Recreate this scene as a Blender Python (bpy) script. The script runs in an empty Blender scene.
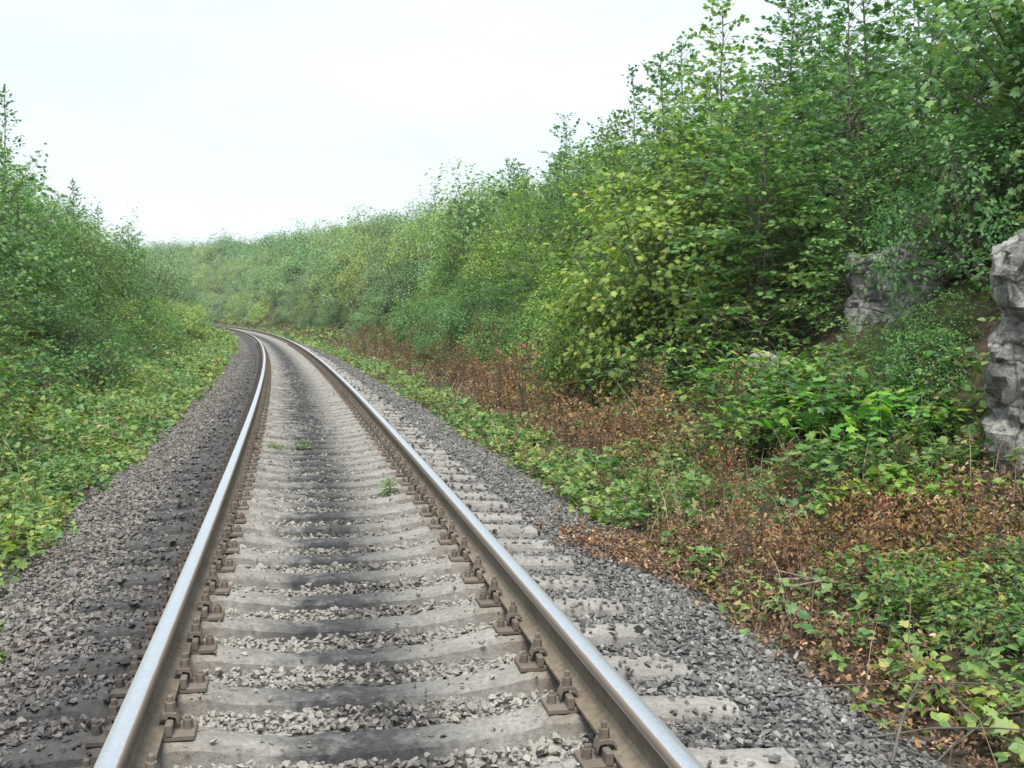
import bpy, math, random
import numpy as np
from mathutils import Vector, noise as mnoise

R = math.radians
SEED = 7
rng = np.random.default_rng(SEED)
random.seed(SEED)
scene = bpy.context.scene
COL = scene.collection

# ------------------------------------------------------------------ track frame
RAD, TH0, X0 = 1100.0, 0.19, 0.26
CAMZ, FPX, HORIZ = 1.685, 1100.0, 317.0
TOP = 0.45                     # rail head height above the terrain datum


def frame(s):
    s = np.asarray(s, float)
    th = TH0 + s / RAD
    x = X0 - RAD * (math.cos(TH0) - np.cos(th))
    y = RAD * (np.sin(th) - math.sin(TH0))
    return x, y, th


def P(s, d):
    """plan position of the point d metres right of the centre line at chainage s"""
    x, y, th = frame(s)
    return x + d * np.cos(th), y + d * np.sin(th)


def proj(x, y, z):
    p = math.atan((384 - HORIZ) / FPX)
    yy = y * math.cos(p) - (z - CAMZ) * math.sin(p)
    zz = y * math.sin(p) + (z - CAMZ) * math.cos(p)
    return 512 + FPX * x / yy, 384 - FPX * zz / yy, yy


def wob(s, d, k=1.0):
    s = np.asarray(s, float) * k
    d = np.asarray(d, float) * k
    return (np.sin(s * 1.31 + d * 0.7 + 1.0) + np.sin(s * 0.53 - d * 1.9 + 2.1) + np.sin(s * 2.7 + d * 2.3 + 0.4) * 0.6
            + np.sin(-s * 4.1 + d * 3.7) * 0.35) / 2.95


RD = [0, 1.9, 2.3, 2.9, 3.6, 4.6, 5.3, 6.2, 7.6, 10, 14, 22, 60, 500]
RZ = [-.12, -.10, 0.0, .06, .20, .48, .95, 1.9, 2.75, 3.4, 3.9, 4.3, 5, 8]
LD = [0, 1.9, 2.3, 3.0, 3.8, 4.6, 5.6, 6.8, 8.4, 11, 16, 30, 500]
LZ = [-.12, -.10, -.02, .00, .12, .55, 1.2, 2.0, 2.6, 3.1, 3.5, 4.0, 7]


def terrain(s, d):
    s = np.asarray(s, float)
    d = np.asarray(d, float)
    zr = np.interp(d, RD, RZ)
    zl = np.interp(-d, LD, LZ)
    f = 1 + np.clip(s - 50, 0, None) / 125.0
    rough = np.clip((np.abs(d) - 2.2) / 2.0, 0, 1)
    n = wob(s, d, .9) * .10 * rough + wob(s, d, .23) * .22 * np.clip((np.abs(d) - 4) / 4, 0, 1)
    return np.where(d >= 0, zr * np.where(zr > .3, f, 1), zl) + n


SP_TOP_X = [0, .30, .52, .62, 1.0, 1.12, 1.35]
SP_TOP_Z = [.188, .192, .225, .25, .25, .238, .225]


def ballast_z(s, d):
    a = np.abs(d)
    z = np.interp(a, [0, .35, .6, .9, 1.2, 1.45, 1.75, 2.05, 2.4], [.158, .160, .180, .195, .200, .190, .12, .03, -.06])
    return z + wob(s, d, 2.2) * .016


# ------------------------------------------------------------------ mesh building
class MB:
    def __init__(self):
        self.v, self.f, self.n = [], {}, 0
        self.attr = {}
        self.m = {}

    def add(self, verts, faces, mi=0, **attr):
        verts = np.asarray(verts, float).reshape(-1, 3)
        faces = np.asarray(faces, int)
        k = faces.shape[1]
        self.v.append(verts)
        self.f.setdefault(k, []).append(faces + self.n)
        self.m.setdefault(k, []).append(np.full(len(faces), mi))
        for a, val in attr.items():
            self.attr.setdefault(a, []).append(np.broadcast_to(np.asarray(val, float), (len(verts),)))
        self.n += len(verts)
        return self

    def mesh(self, name, mats, smooth=False):
        me = bpy.data.meshes.new(name)
        V = np.concatenate(self.v)
        me.vertices.add(len(V))
        me.vertices.foreach_set('co', V.astype(np.float32).ravel())
        loops, starts, mis, off = [], [], [], 0
        for k, fl in self.f.items():
            F = np.concatenate(fl)
            loops.append(F.ravel())
            starts.append(off + np.arange(len(F)) * k)
            mis.append(np.concatenate(self.m[k]))
            off += F.size
        loops, starts, mis = np.concatenate(loops), np.concatenate(starts), np.concatenate(mis)
        me.loops.add(len(loops))
        me.loops.foreach_set('vertex_index', loops.astype(np.int32))
        me.polygons.add(len(starts))
        me.polygons.foreach_set('loop_start', starts.astype(np.int32))
        me.polygons.foreach_set('material_index', mis.astype(np.int32))
        me.update(calc_edges=True)
        me.polygons.foreach_set('use_smooth', np.full(len(starts), bool(smooth)))
        for a, vals in self.attr.items():
            at = me.attributes.new(a, 'FLOAT', 'POINT')
            at.data.foreach_set('value', np.concatenate(vals).astype(np.float32))
        for m in (mats if isinstance(mats, (list, tuple)) else [mats]):
            me.materials.append(m)
        return me


def link(name, me, parent=None):
    o = bpy.data.objects.new(name, me)
    COL.objects.link(o)
    if parent:
        o.parent = parent
    return o


def tag(o, label=None, cat=None, group=None, kind=None):
    for k, v in (('label', label), ('category', cat), ('group', group), ('kind', kind)):
        if v:
            o[k] = v
    return o


def tube(mb, pts, radii, sides=5, mi=0, cap=True):
    pts = np.asarray(pts, float)
    n = len(pts)
    radii = np.broadcast_to(np.asarray(radii, float), (n,))
    t = np.gradient(pts, axis=0)
    t /= np.linalg.norm(t, axis=1)[:, None] + 1e-9
    ref = np.array([0.31, .23, .92]) if abs(t[0][2]) < .8 else np.array([1., .1, 0])
    u = np.cross(t, ref)
    u /= np.linalg.norm(u, axis=1)[:, None] + 1e-9
    w = np.cross(t, u)
    a = np.arange(sides) * 2 * math.pi / sides
    V = pts[:, None, :] + radii[:, None, None] * (np.cos(a)[None, :, None] * u[:, None, :] + np.sin(a)[None, :, None] * w[:, None, :])
    i = np.arange(n - 1)[:, None] * sides
    j = np.arange(sides)[None, :]
    j2 = (j + 1) % sides
    F = np.stack([i + j, i + j2, i + sides + j2, i + sides + j], -1).reshape(-1, 4)
    mb.add(V.reshape(-1, 3), F, mi)


def prism(mb, c, size, chamfer=.003, mi=0, rz=0.0, taper=1.0):
    """chamfered box, base centre at c"""
    sx, sy, sz = size
    out = []
    for (z, k) in ((0, 0), (sz - chamfer, 0), (sz, chamfer)):
        hx, hy = sx / 2 * (taper if z else 1) - k, sy / 2 * (taper if z else 1) - k
        ch = min(chamfer, hx * .4, hy * .4)
        out.append([(hx, hy - ch), (hx - ch, hy), (-hx + ch, hy), (-hx, hy - ch), (-hx, -hy + ch), (-hx + ch, -hy), (hx - ch, -hy), (hx, -hy + ch)])
    co, si = math.cos(rz), math.sin(rz)
    V, zs = [], (0, sz - chamfer, sz)
    for ring, z in zip(out, zs):
        for x, y in ring:
            V.append((c[0] + x * co - y * si, c[1] + x * si + y * co, c[2] + z))
    F = [(r * 8 + i, r * 8 + (i + 1) % 8, r * 8 + 8 + (i + 1) % 8, r * 8 + 8 + i) for r in range(2) for i in range(8)]
    n0 = mb.n
    mb.add(V, F, mi)
    mb.f.setdefault(8, []).append(np.array([[n0 + 16 + i for i in range(8)]]))
    mb.m.setdefault(8, []).append(np.array([mi]))


# ------------------------------------------------------------------ materials
class NT:
    def __init__(self, name):
        self.mat = bpy.data.materials.new(name)
        self.mat.use_nodes = True
        self.nt = self.mat.node_tree
        self.nt.nodes.clear()
        self.out = self.n('ShaderNodeOutputMaterial')

    def n(self, t, **kw):
        nd = self.nt.nodes.new(t)
        for k, v in kw.items():
            setattr(nd, k, v)
        return nd

    def put(self, sock, v):
        if v is None:
            return
        if hasattr(v, 'is_output'):
            self.nt.links.new(v, sock)
        elif isinstance(v, (tuple, list)) and len(v) == 3 and sock.type == 'RGBA':
            sock.default_value = (*v, 1)
        else:
            sock.default_value = v

    def noise(self, vec, scale, detail=4, rough=.55, w=None):
        nd = self.n('ShaderNodeTexNoise')
        self.put(nd.inputs['Vector'], vec)
        nd.inputs['Scale'].default_value = scale
        nd.inputs['Detail'].default_value = detail
        nd.inputs['Roughness'].default_value = rough
        return nd.outputs['Fac']

    def voro(self, vec, scale, feature='F1', out='Distance'):
        nd = self.n('ShaderNodeTexVoronoi', feature=feature)
        self.put(nd.inputs['Vector'], vec)
        nd.inputs['Scale'].default_value = scale
        return nd.outputs[out]

    def ramp(self, fac, stops, interp='LINEAR'):
        nd = self.n('ShaderNodeValToRGB')
        nd.color_ramp.interpolation = interp
        el = nd.color_ramp.elements
        while len(el) < len(stops):
            el.new(.5)
        for e, (p, c) in zip(el, stops):
            e.position = p
            e.color = (*c, 1) if isinstance(c, (tuple, list)) else (c, c, c, 1)
        self.put(nd.inputs['Fac'], fac)
        return nd.outputs['Color']

    def mix(self, fac, a, b, mode='MIX'):
        nd = self.n('ShaderNodeMix', data_type='RGBA', blend_type=mode)
        self.put(nd.inputs['Factor'], fac)
        self.put(nd.inputs[6], a)
        self.put(nd.inputs[7], b)
        return nd.outputs[2]

    def math(self, op, a, b=None, c=None):
        nd = self.n('ShaderNodeMath', operation=op)
        for i, v in enumerate((a, b, c)):
            if v is not None:
                self.put(nd.inputs[i], v)
        return nd.outputs[0]

    def attr(self, name, kind='GEOMETRY', out='Fac'):
        nd = self.n('ShaderNodeAttribute', attribute_type=kind, attribute_name=name)
        return nd.outputs[out]

    def coord(self, which='Object'):
        return self.n('ShaderNodeTexCoord').outputs[which]

    def pos(self):
        return self.n('ShaderNodeNewGeometry').outputs['Position']

    def island(self):
        return self.n('ShaderNodeNewGeometry').outputs['Random Per Island']

    def bump(self, h, strength=.5, dist=.02):
        nd = self.n('ShaderNodeBump')
        nd.inputs['Strength'].default_value = strength
        nd.inputs['Distance'].default_value = dist
        self.put(nd.inputs['Height'], h)
        return nd.outputs['Normal']

    def bsdf(self, color, rough=.8, metal=0, normal=None, spec=.5):
        nd = self.n('ShaderNodeBsdfPrincipled')
        self.put(nd.inputs['Base Color'], color)
        self.put(nd.inputs['Roughness'], rough)
        self.put(nd.inputs['Metallic'], metal)
        self.put(nd.inputs['Specular IOR Level'], spec)
        if normal is not None:
            self.put(nd.inputs['Normal'], normal)
        return nd.outputs[0]

    def done(self, sh):
        self.nt.links.new(sh, self.out.inputs['Surface'])
        return self.mat


def leaf_mat(name, stops, trans=.38, rough=.45, patches=False):
    t = NT(name)
    c = t.ramp(t.island(), stops)
    oi = t.n('ShaderNodeObjectInfo')
    c = t.mix(1.0, c, oi.outputs['Color'], 'MULTIPLY')
    if patches:
        c = t.mix(1.0, c, t.ramp(t.noise(t.pos(), .9, 3, .6), [(.33, (.62, .78, .85)), (.5, (1, 1, 1)), (.66, (1.4, 1.15, .9))]), 'MULTIPLY')
    hs = t.n('ShaderNodeHueSaturation')
    t.put(hs.inputs['Hue'], t.math('MULTIPLY_ADD', oi.outputs['Random'], .024, .488))
    t.put(hs.inputs['Value'], t.math('MULTIPLY_ADD', oi.outputs['Random'], .40, 1.22))
    t.put(hs.inputs['Color'], c)
    c = hs.outputs['Color']
    p = t.bsdf(c, rough, 0, None, .35)
    tr = t.n('ShaderNodeBsdfTranslucent')
    t.put(tr.inputs['Color'], t.mix(1.0, c, (1.1, 1.25, .68), 'MULTIPLY'))
    m = t.n('ShaderNodeMixShader')
    m.inputs[0].default_value = trans
    t.nt.links.new(p, m.inputs[1])
    t.nt.links.new(tr.outputs[0], m.inputs[2])
    return t.done(m.outputs[0])


M = {}
M['leaf'] = leaf_mat('green_leaves', [(0, (.05, .11, .04)), (.35, (.085, .165, .055)), (.7, (.125, .215, .066)), (.95, (.17, .25, .075)), (1, (.22, .24, .07))])
M['leaf_dark'] = leaf_mat('dark_green_leaves', [(0, (.035, .09, .035)), (.5, (.06, .135, .045)), (.95, (.095, .18, .055)), (1, (.14, .17, .06))])
M['leaf_bright'] = leaf_mat('light_green_leaves', [(0, (.055, .14, .025)), (.4, (.095, .20, .035)), (.8, (.15, .26, .04)), (1, (.24, .28, .05))])
M['leaf_far_hazed'] = leaf_mat('hillside_leaves_hazed', [(0, (.075, .135, .065)), (.5, (.145, .22, .10)), (1, (.22, .295, .125))])  # greens paled and greyed: veiling glare put into the leaf colour
M['bramble'] = leaf_mat('bramble_leaves', [(0, (.03, .09, .035)), (.45, (.065, .15, .045)), (.8, (.11, .20, .05)), (.93, (.19, .21, .06)), (1, (.19, .10, .04))])
M['herb'] = leaf_mat('weed_leaves', patches=True, stops= [(0, (.055, .115, .04)), (.4, (.10, .175, .055)), (.8, (.16, .235, .07)), (.94, (.23, .25, .085)), (1, (.28, .22, .10))])
M['dry'] = leaf_mat('dead_leaves', [(0, (.04, .028, .023)), (.35, (.085, .058, .043)), (.65, (.16, .10, .06)), (.85, (.235, .130, .065)), (.95, (.29, .19, .11)), (1, (.40, .31, .20))], .15, .75)
M['rust_leaf'] = leaf_mat('rust_leaves', [(0, (.07, .038, .024)), (.5, (.165, .088, .046)), (.85, (.25, .145, .078)), (1, (.34, .25, .16))], .2, .7)


def m_bark():
    t = NT('bark')
    n = t.noise(t.coord(), 14, 5)
    c = t.ramp(n, [(.3, (.045, .038, .03)), (.7, (.13, .115, .09))])
    return t.done(t.bsdf(c, .9, 0, t.bump(n, .5, .01)))


def m_drystalk():
    t = NT('dry_stalks')
    c = t.ramp(t.island(), [(0, (.09, .06, .04)), (.6, (.22, .16, .10)), (1, (.36, .29, .20))])
    return t.done(t.bsdf(c, .85))


def m_wood():
    t = NT('weathered_wood')
    n = t.noise(t.coord(), 25, 5)
    c = t.ramp(n, [(.3, (.11, .09, .07)), (.7, (.30, .25, .20))])
    return t.done(t.bsdf(c, .9, 0, t.bump(n, .4, .005)))


def m_grass():
    t = NT('grass_blades')
    c = t.ramp(t.island(), [(0, (.05, .12, .03)), (.5, (.10, .19, .045)), (.85, (.18, .24, .07)), (1, (.30, .26, .12))])
    p = t.bsdf(c, .6)
    return t.done(p)


def m_ground():
    t = NT('soil_and_moss')
    p = t.pos()
    n1 = t.noise(p, .55, 5)
    n2 = t.noise(p, 9, 6, .65)
    c = t.ramp(n2, [(.3, (.028, .022, .016)), (.55, (.075, .055, .038)), (.75, (.14, .10, .065))])
    g = t.ramp(n2, [(.3, (.025, .045, .018)), (.7, (.07, .11, .04))])
    c = t.mix(t.ramp(n1, [(.52, 0.0), (.70, .8)]), c, g)
    return t.done(t.bsdf(c, .95, 0, t.bump(n2, .8, .06), .2))


def stone_colour(t, rnd, soot, warm):
    grey = t.ramp(rnd, [(0, (.092, .090, .086)), (.45, (.135, .132, .126)), (.85, (.185, .18, .17)), (1, (.29, .28, .26))])
    brn = t.ramp(rnd, [(0, (.088, .080, .073)), (.5, (.145, .134, .123)), (.9, (.215, .20, .185)), (1, (.20, .145, .11))])
    c = t.mix(warm, grey, brn)
    c = t.mix(t.math('MULTIPLY', t.attr('dust'), .62), c, (.34, .315, .275))
    return t.mix(t.math('MULTIPLY', soot, .93), c, (.020, .020, .022))


def m_ballast():
    t = NT('ballast_gravel')
    p = t.pos()
    v = t.voro(p, 21)
    vc = t.voro(p, 21, out='Color')
    sep = t.n('ShaderNodeSeparateColor')
    t.put(sep.inputs[0], vc)
    n = t.noise(p, 60, 4)
    c = stone_colour(t, t.math('MULTIPLY_ADD', sep.outputs[0], .75, .1), t.attr('soot'), t.attr('warm'))
    c = t.mix(t.ramp(v, [(.45, 0.0), (.75, .75)]), c, (.02, .018, .016))
    h = t.math('SUBTRACT', 1.0, v)
    return t.done(t.bsdf(c, .95, 0, t.bump(h, 1.0, .04), .2))


def m_stone():
    t = NT('crushed_stone')
    p = t.pos()
    n = t.noise(p, 55, 5, .6)
    c = stone_colour(t, t.island(), t.attr('soot'), t.attr('warm'))
    c = t.mix(1.0, c, t.ramp(n, [(.25, .72), (.75, 1.22)]), 'MULTIPLY')
    return t.done(t.bsdf(c, .92, 0, t.bump(n, .35, .006), .25))


def m_concrete():
    t = NT('weathered_concrete')
    ob = t.coord()
    oi = t.n('ShaderNodeObjectInfo')
    off = t.n('ShaderNodeVectorMath', operation='ADD')
    comb = t.n('ShaderNodeCombineXYZ')
    t.put(comb.inputs[2], t.math('MULTIPLY', oi.outputs['Random'], 57.0))
    t.put(comb.inputs[1], t.math('MULTIPLY', oi.outputs['Random'], 31.0))
    t.put(off.inputs[0], ob)
    t.put(off.inputs[1], comb.outputs[0])
    v = off.outputs[0]
    n1 = t.noise(v, 4.5, 5, .6)
    n2 = t.noise(v, 38, 6, .7)
    n3 = t.noise(v, 120, 4, .6)
    c = t.ramp(n2, [(.28, (.15, .143, .13)), (.5, (.265, .255, .232)), (.72, (.36, .345, .315))])
    c = t.mix(t.ramp(n1, [(.35, 0.0), (.70, .65)]), c, (.14, .132, .12))
    # oil and soot dripped between the rails and outside the low rail
    sx = t.n('ShaderNodeSeparateXYZ')
    t.put(sx.inputs[0], ob)
    x = sx.outputs[0]
    dx = t.math('MULTIPLY_ADD', n1, .45, t.math('SUBTRACT', x, .175))
    g = t.math('POWER', 2.718, t.math('MULTIPLY', t.math('MULTIPLY', dx, dx), -9.0))
    up = t.n('ShaderNodeNewGeometry').outputs['Normal']
    sn = t.n('ShaderNodeSeparateXYZ')
    t.put(sn.inputs[0], up)
    side = t.ramp(sn.outputs[2], [(.55, 1.0), (.93, .84)])
    st = t.math('MULTIPLY', t.math('MULTIPLY', g, side), t.ramp(n1, [(.3, 1.0), (.62, 1.0), (.75, .6)]))
    st = t.math('MULTIPLY', st, t.ramp(t.noise(v, 9, 5, .7), [(.32, .55), (.62, 1.0)]))
    st = t.math('MULTIPLY', st, 1.42)
    lo = t.ramp(t.math('MULTIPLY_ADD', n1, .25, t.math('MULTIPLY', x, -1.0)), [(.94, 0.0), (1.04, .9)])
    st = t.math('MINIMUM', t.math('MAXIMUM', st, lo), .97)
    st = t.math('MULTIPLY', st, t.ramp(n2, [(.3, 1.0), (.75, .85)]))
    c = t.mix(st, c, (.024, .025, .028))
    # rust run-off at the fastenings
    ax = t.math('ABSOLUTE', x)
    rs = t.math('POWER', 2.718, t.math('MULTIPLY', t.math('POWER', t.math('SUBTRACT', ax, .74), 2.0), -45.0))
    c = t.mix(t.math('MULTIPLY', rs, t.ramp(n1, [(.35, .15), (.7, .7)])), c, (.15, .10, .065))
    pit = t.voro(v, 55)
    c = t.mix(t.ramp(pit, [(.10, .6), (.2, 0.0)]), c, (.06, .057, .052))
    h = t.math('ADD', t.math('MULTIPLY', n3, .35), n2)
    h = t.math('ADD', h, t.math('MULTIPLY', t.ramp(pit, [(.05, 0.0), (.22, 1.0)]), .35))
    return t.done(t.bsdf(c, .93, 0, t.bump(h, .55, .012), .25))


def m_rust(name, a, b, rough=.85, sooty=False):
    t = NT(name)
    ob = t.pos()
    n = t.noise(ob, 30, 5, .65)
    n2 = t.noise(ob, 3, 4)
    c = t.ramp(n, [(.3, a), (.7, b)])
    c = t.mix(t.ramp(n2, [(.4, 0.0), (.7, .35)]), c, (.26, .23, .19))
    if sooty:
        sx = t.n('ShaderNodeSeparateXYZ')
        t.put(sx.inputs[0], t.coord())
        c = t.mix(t.ramp(t.math('ADD', sx.outputs[0], .5), [(.38, .88), (.48, 0.0)]), c, (.025, .023, .023))
        c = t.mix(t.ramp(n, [(.35, .32), (.65, .08)]), c, (.20, .18, .155))
    return t.done(t.bsdf(c, rough, 0, t.bump(n, .4, .003), .3))


def m_railhead():
    t = NT('polished_rail_steel')
    a = t.attr('across')
    n = t.noise(t.pos(), 8, 4)
    m = t.ramp(t.math('ABSOLUTE', t.math('MULTIPLY_ADD', n, .12, t.math('SUBTRACT', a, .06))), [(.66, 1.0), (.84, 0.0)])
    fine = t.noise(t.pos(), 90, 3)
    c = t.mix(m, (.17, .14, .11), t.ramp(fine, [(.3, (.56, .585, .63)), (.7, (.68, .70, .74))]))
    r = t.math('MULTIPLY_ADD', m, -.34, .74)
    return t.done(t.bsdf(c, r, t.math('MULTIPLY', m, .92), None, .5))


def m_lime():
    t = NT('weathered_limestone')
    p = t.coord()
    mp = t.n('ShaderNodeMapping')
    mp.inputs['Scale'].default_value = (1, 1, .45)
    t.put(mp.inputs['Vector'], p)
    n1 = t.noise(mp.outputs[0], 3.2, 6, .65)
    n2 = t.noise(p, 17, 8, .72)
    n3 = t.noise(p, 60, 5, .65)
    mp2 = t.n('ShaderNodeMapping')
    mp2.inputs['Scale'].default_value = (1.5, 1.5, 2.6)
    wv = t.n('ShaderNodeVectorMath', operation='ADD')
    nzc = t.n('ShaderNodeTexNoise')
    nzc.inputs['Scale'].default_value = 2.5
    t.put(nzc.inputs['Vector'], p)
    t.put(wv.inputs[0], p)
    sc = t.n('ShaderNodeVectorMath', operation='SCALE')
    sc.inputs['Scale'].default_value = .10
    t.put(sc.inputs[0], nzc.outputs['Color'])
    t.put(wv.inputs[1], sc.outputs[0])
    t.put(mp2.inputs['Vector'], wv.outputs[0])
    v = t.voro(mp2.outputs[0], 1.3, 'DISTANCE_TO_EDGE')
    c = t.ramp(n2, [(.33, (.05, .05, .048)), (.43, (.26, .255, .235)), (.55, (.44, .43, .395)), (.70, (.62, .61, .56))])
    c = t.mix(t.ramp(n1, [(.48, 0.0), (.68, .8)]), c, (.10, .098, .095))
    c = t.mix(t.ramp(n3, [(.62, 0.0), (.72, .55)]), c, (.055, .055, .05))
    c = t.mix(t.ramp(v, [(.0, .6), (.03, 0.0)]), c, (.03, .03, .027))
    moss = t.ramp(t.noise(p, 2.2, 4), [(.58, 0.0), (.7, .5)])
    c = t.mix(moss, c, (.12, .14, .07))
    h = t.math('ADD', t.math('MULTIPLY', n2, 1.0), t.math('MULTIPLY', n3, .4))
    h = t.math('ADD', h, t.math('MULTIPLY', t.ramp(v, [(0, 0.0), (.06, 1.0)]), .5))
    return t.done(t.bsdf(c, .95, 0, t.bump(h, 1.0, .05), .2))


M['bark'] = m_bark()
M['stalk'] = m_drystalk()
M['wood'] = m_wood()
M['grass'] = m_grass()
M['ground'] = m_ground()
M['ballast'] = m_ballast()
M['stone'] = m_stone()
M['concrete'] = m_concrete()
M['railweb'] = m_rust('dusty_rusted_rail', (.095, .073, .052), (.19, .155, .115))
M['plate'] = m_rust('rusted_fastenings', (.048, .036, .029), (.135, .10, .074), sooty=True)
M['railhead'] = m_railhead()
M['lime'] = m_lime()

# ------------------------------------------------------------------ ground
def build_ground():
    sN = np.unique(np.concatenate([np.arange(-60, 0, 6), np.arange(0, 60, .6), np.arange(60, 160, 3), np.arange(160, 640, 12)]))
    side = np.unique(np.concatenate([[0, 1.9], np.arange(2.1, 8, .3), np.arange(8, 16, .8), np.arange(16, 60, 5), np.arange(60, 520, 40)]))
    dN = np.concatenate([-side[::-1][:-1], side])
    S, D = np.meshgrid(sN, dN, indexing='ij')
    X, Y = P(S, D)
    Z = terrain(S, D)
    V = np.stack([X, Y, Z], -1).reshape(-1, 3)
    ni, nj = S.shape
    i, j = np.meshgrid(np.arange(ni - 1), np.arange(nj - 1), indexing='ij')
    a = i * nj + j
    F = np.stack([a, a + 1, a + nj + 1, a + nj], -1).reshape(-1, 4)
    o = link('ground', MB().add(V, F).mesh('ground', M['ground'], True))
    tag(o, 'soil ground rising into the banks of the railway cutting', 'ground', kind='structure')


def soot_warm(s, d):
    c = .04 + .07 * np.sin(s * .31) + .05 * wob(s, 0, .9)
    soot = .85 * np.exp(-((d - c) / .26) ** 2)
    soot = np.maximum(soot, .78 * np.clip((d + 1.42 + .16 * wob(s, d, 1.5)) / .4, 0, 1) * (d < -.84))
    soot = np.maximum(soot, .35 * (d > .86) * (d < 1.05))
    warm = np.clip((-d - .7) / .8, 0, 1) * .95 + .12
    dust = np.clip((.85 - np.abs(d)) / .15, 0, 1)
    return soot, warm, dust


STONE_END = 54.0


def build_ballast():
    sN = np.concatenate([np.arange(-6, 44, .12), np.arange(44, 130, .6), np.arange(130, 420, 3)])
    dN = np.arange(-2.4, 2.401, .12)
    S, D = np.meshgrid(sN, dN, indexing='ij')
    edge = 1 + .06 * wob(S, 0, .8) * (np.abs(D) > 1.6)
    X, Y = P(S, D * edge)
    near = np.clip((STONE_END - S) / 30, 0, 1)
    Z = ballast_z(S, D) - .022 * near
    V = np.stack([X, Y, Z], -1).reshape(-1, 3)
    ni, nj = S.shape
    i, j = np.meshgrid(np.arange(ni - 1), np.arange(nj - 1), indexing='ij')
    a = i * nj + j
    F = np.stack([a, a + 1, a + nj + 1, a + nj], -1).reshape(-1, 4)
    so, wa, du = soot_warm(S.ravel(), D.ravel())
    o = link('ballast_bed', MB().add(V, F, 0, soot=so, warm=wa, dust=du).mesh('ballast_bed', M['ballast'], True))
    tag(o, 'grey crushed stone bed under the railway track', 'track bed', kind='structure')


SP0, SPS = 3.42, .503          # first visible sleeper, spacing


def stone_templates(k=14, npt=11):
    import bmesh
    out = []
    for q in range(k):
        r = np.random.default_rng(100 + q)
        p = r.normal(size=(npt, 3))
        p /= np.linalg.norm(p, axis=1)[:, None]
        p *= r.uniform(.75, 1.1, (npt, 1)) * np.array([1, r.uniform(.6, .95), r.uniform(.5, .85)])
        bm = bmesh.new()
        for v in p:
            bm.verts.new(v)
        res = bmesh.ops.convex_hull(bm, input=bm.verts)
        bmesh.ops.delete(bm, geom=[v for v in bm.verts if not v.link_faces], context='VERTS')
        bmesh.ops.triangulate(bm, faces=bm.faces)
        bm.verts.index_update()
        out.append((np.array([v.co[:] for v in bm.verts]), np.array([[v.index for v in f.verts] for f in bm.faces])))
        bm.free()
    return out


def rand_rot(n, r):
    q = r.normal(size=(n, 4))
    q /= np.linalg.norm(q, axis=1)[:, None]
    w, x, y, z = q.T
    return np.stack([np.stack([1 - 2 * (y * y + z * z), 2 * (x * y - z * w), 2 * (x * z + y * w)], -1),
                     np.stack([2 * (x * y + z * w), 1 - 2 * (x * x + z * z), 2 * (y * z - x * w)], -1),
                     np.stack([2 * (x * z - y * w), 2 * (y * z + x * w), 1 - 2 * (x * x + y * y)], -1)], -2)


def build_stones():
    T = stone_templates()
    mb = MB()
    r = np.random.default_rng(5)
    for (s0, s1, dens, lo, hi) in ((1.6, 7, 1500, .016, .031), (7, 14, 1000, .019, .033), (14, 22, 600, .023, .038), (22, 34, 330, .027, .044), (34, STONE_END, 170, .032, .052)):
        n = int((s1 - s0) * 4.7 * dens)
        s = r.uniform(s0, s1, n)
        d = r.uniform(-2.35, 2.35, n)
        size = lo * .62 + (hi * 1.12 - lo * .62) * r.beta(1.3, 2.9, n)
        f = (s - SP0) / SPS
        dist = np.abs(f - np.round(f)) * SPS
        on = (dist < .125) & (np.abs(d) < 1.35)
        # sleepers stay mostly bare; outside the rails stones spill over the ends
        spill = np.clip((np.abs(d) - 1.0) / .35, 0, 1)
        pk = np.where(on, np.where(np.abs(d) < .95, np.where((np.abs(d) > .5) & (np.abs(d) < .68), .22, .06), np.where(d > 0, .11 + .30 * spill, .35 + .4 * spill)), 1.0)
        railclear = (np.abs(np.abs(d) - .795) < .10) & (size > .02)
        pk = np.where(railclear, .35, pk)
        edge = np.clip((2.25 + .2 * wob(s, 0, 1.1) - np.abs(d)) / .35, 0, 1)
        pk = pk * np.clip((STONE_END - s) / 22, 0, 1)
        keep = (r.random(n) < pk * edge)
        s, d, size, on = s[keep], d[keep], size[keep], on[keep]
        size = np.where(on & (np.abs(d) < .95), size * .6, size)
        z = np.where(on, np.interp(np.abs(d), SP_TOP_X, SP_TOP_Z), ballast_z(s, d)) + size * r.uniform(-.35, .5, len(s))
        z = np.where(on & (np.abs(d) < .95), np.interp(np.abs(d), SP_TOP_X, SP_TOP_Z) + size * .3, z)
        z = np.minimum(z, np.where(np.abs(np.abs(d) - .795) < .16, .235, 9))
        x, y = P(s, d)
        so, wa, du = soot_warm(s, d)
        so = np.clip(so * r.uniform(.25, 1.15, len(s)), 0, 1)
        which = r.integers(0, len(T), len(s))
        for q, (tv, tf) in enumerate(T):
            k = which == q
            m = k.sum()
            if not m:
                continue
            rot = rand_rot(m, r)
            V = np.einsum('nij,kj->nki', rot, tv) * size[k][:, None, None]
            V[:, :, 2] *= .8
            V += np.stack([x[k], y[k], z[k]], -1)[:, None, :]
            F = (tf[None] + (np.arange(m) * len(tv))[:, None, None]).reshape(-1, 3)
            mb.add(V.reshape(-1, 3), F, 0, soot=np.repeat(so[k], len(tv)), warm=np.repeat(wa[k], len(tv)), dust=np.repeat(du[k], len(tv)))
    o = link('ballast_gravel', mb.mesh('ballast_gravel', M['stone'], False))
    tag(o, 'loose grey crushed stones between and beside the sleepers', 'gravel', kind='stuff')


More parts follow.
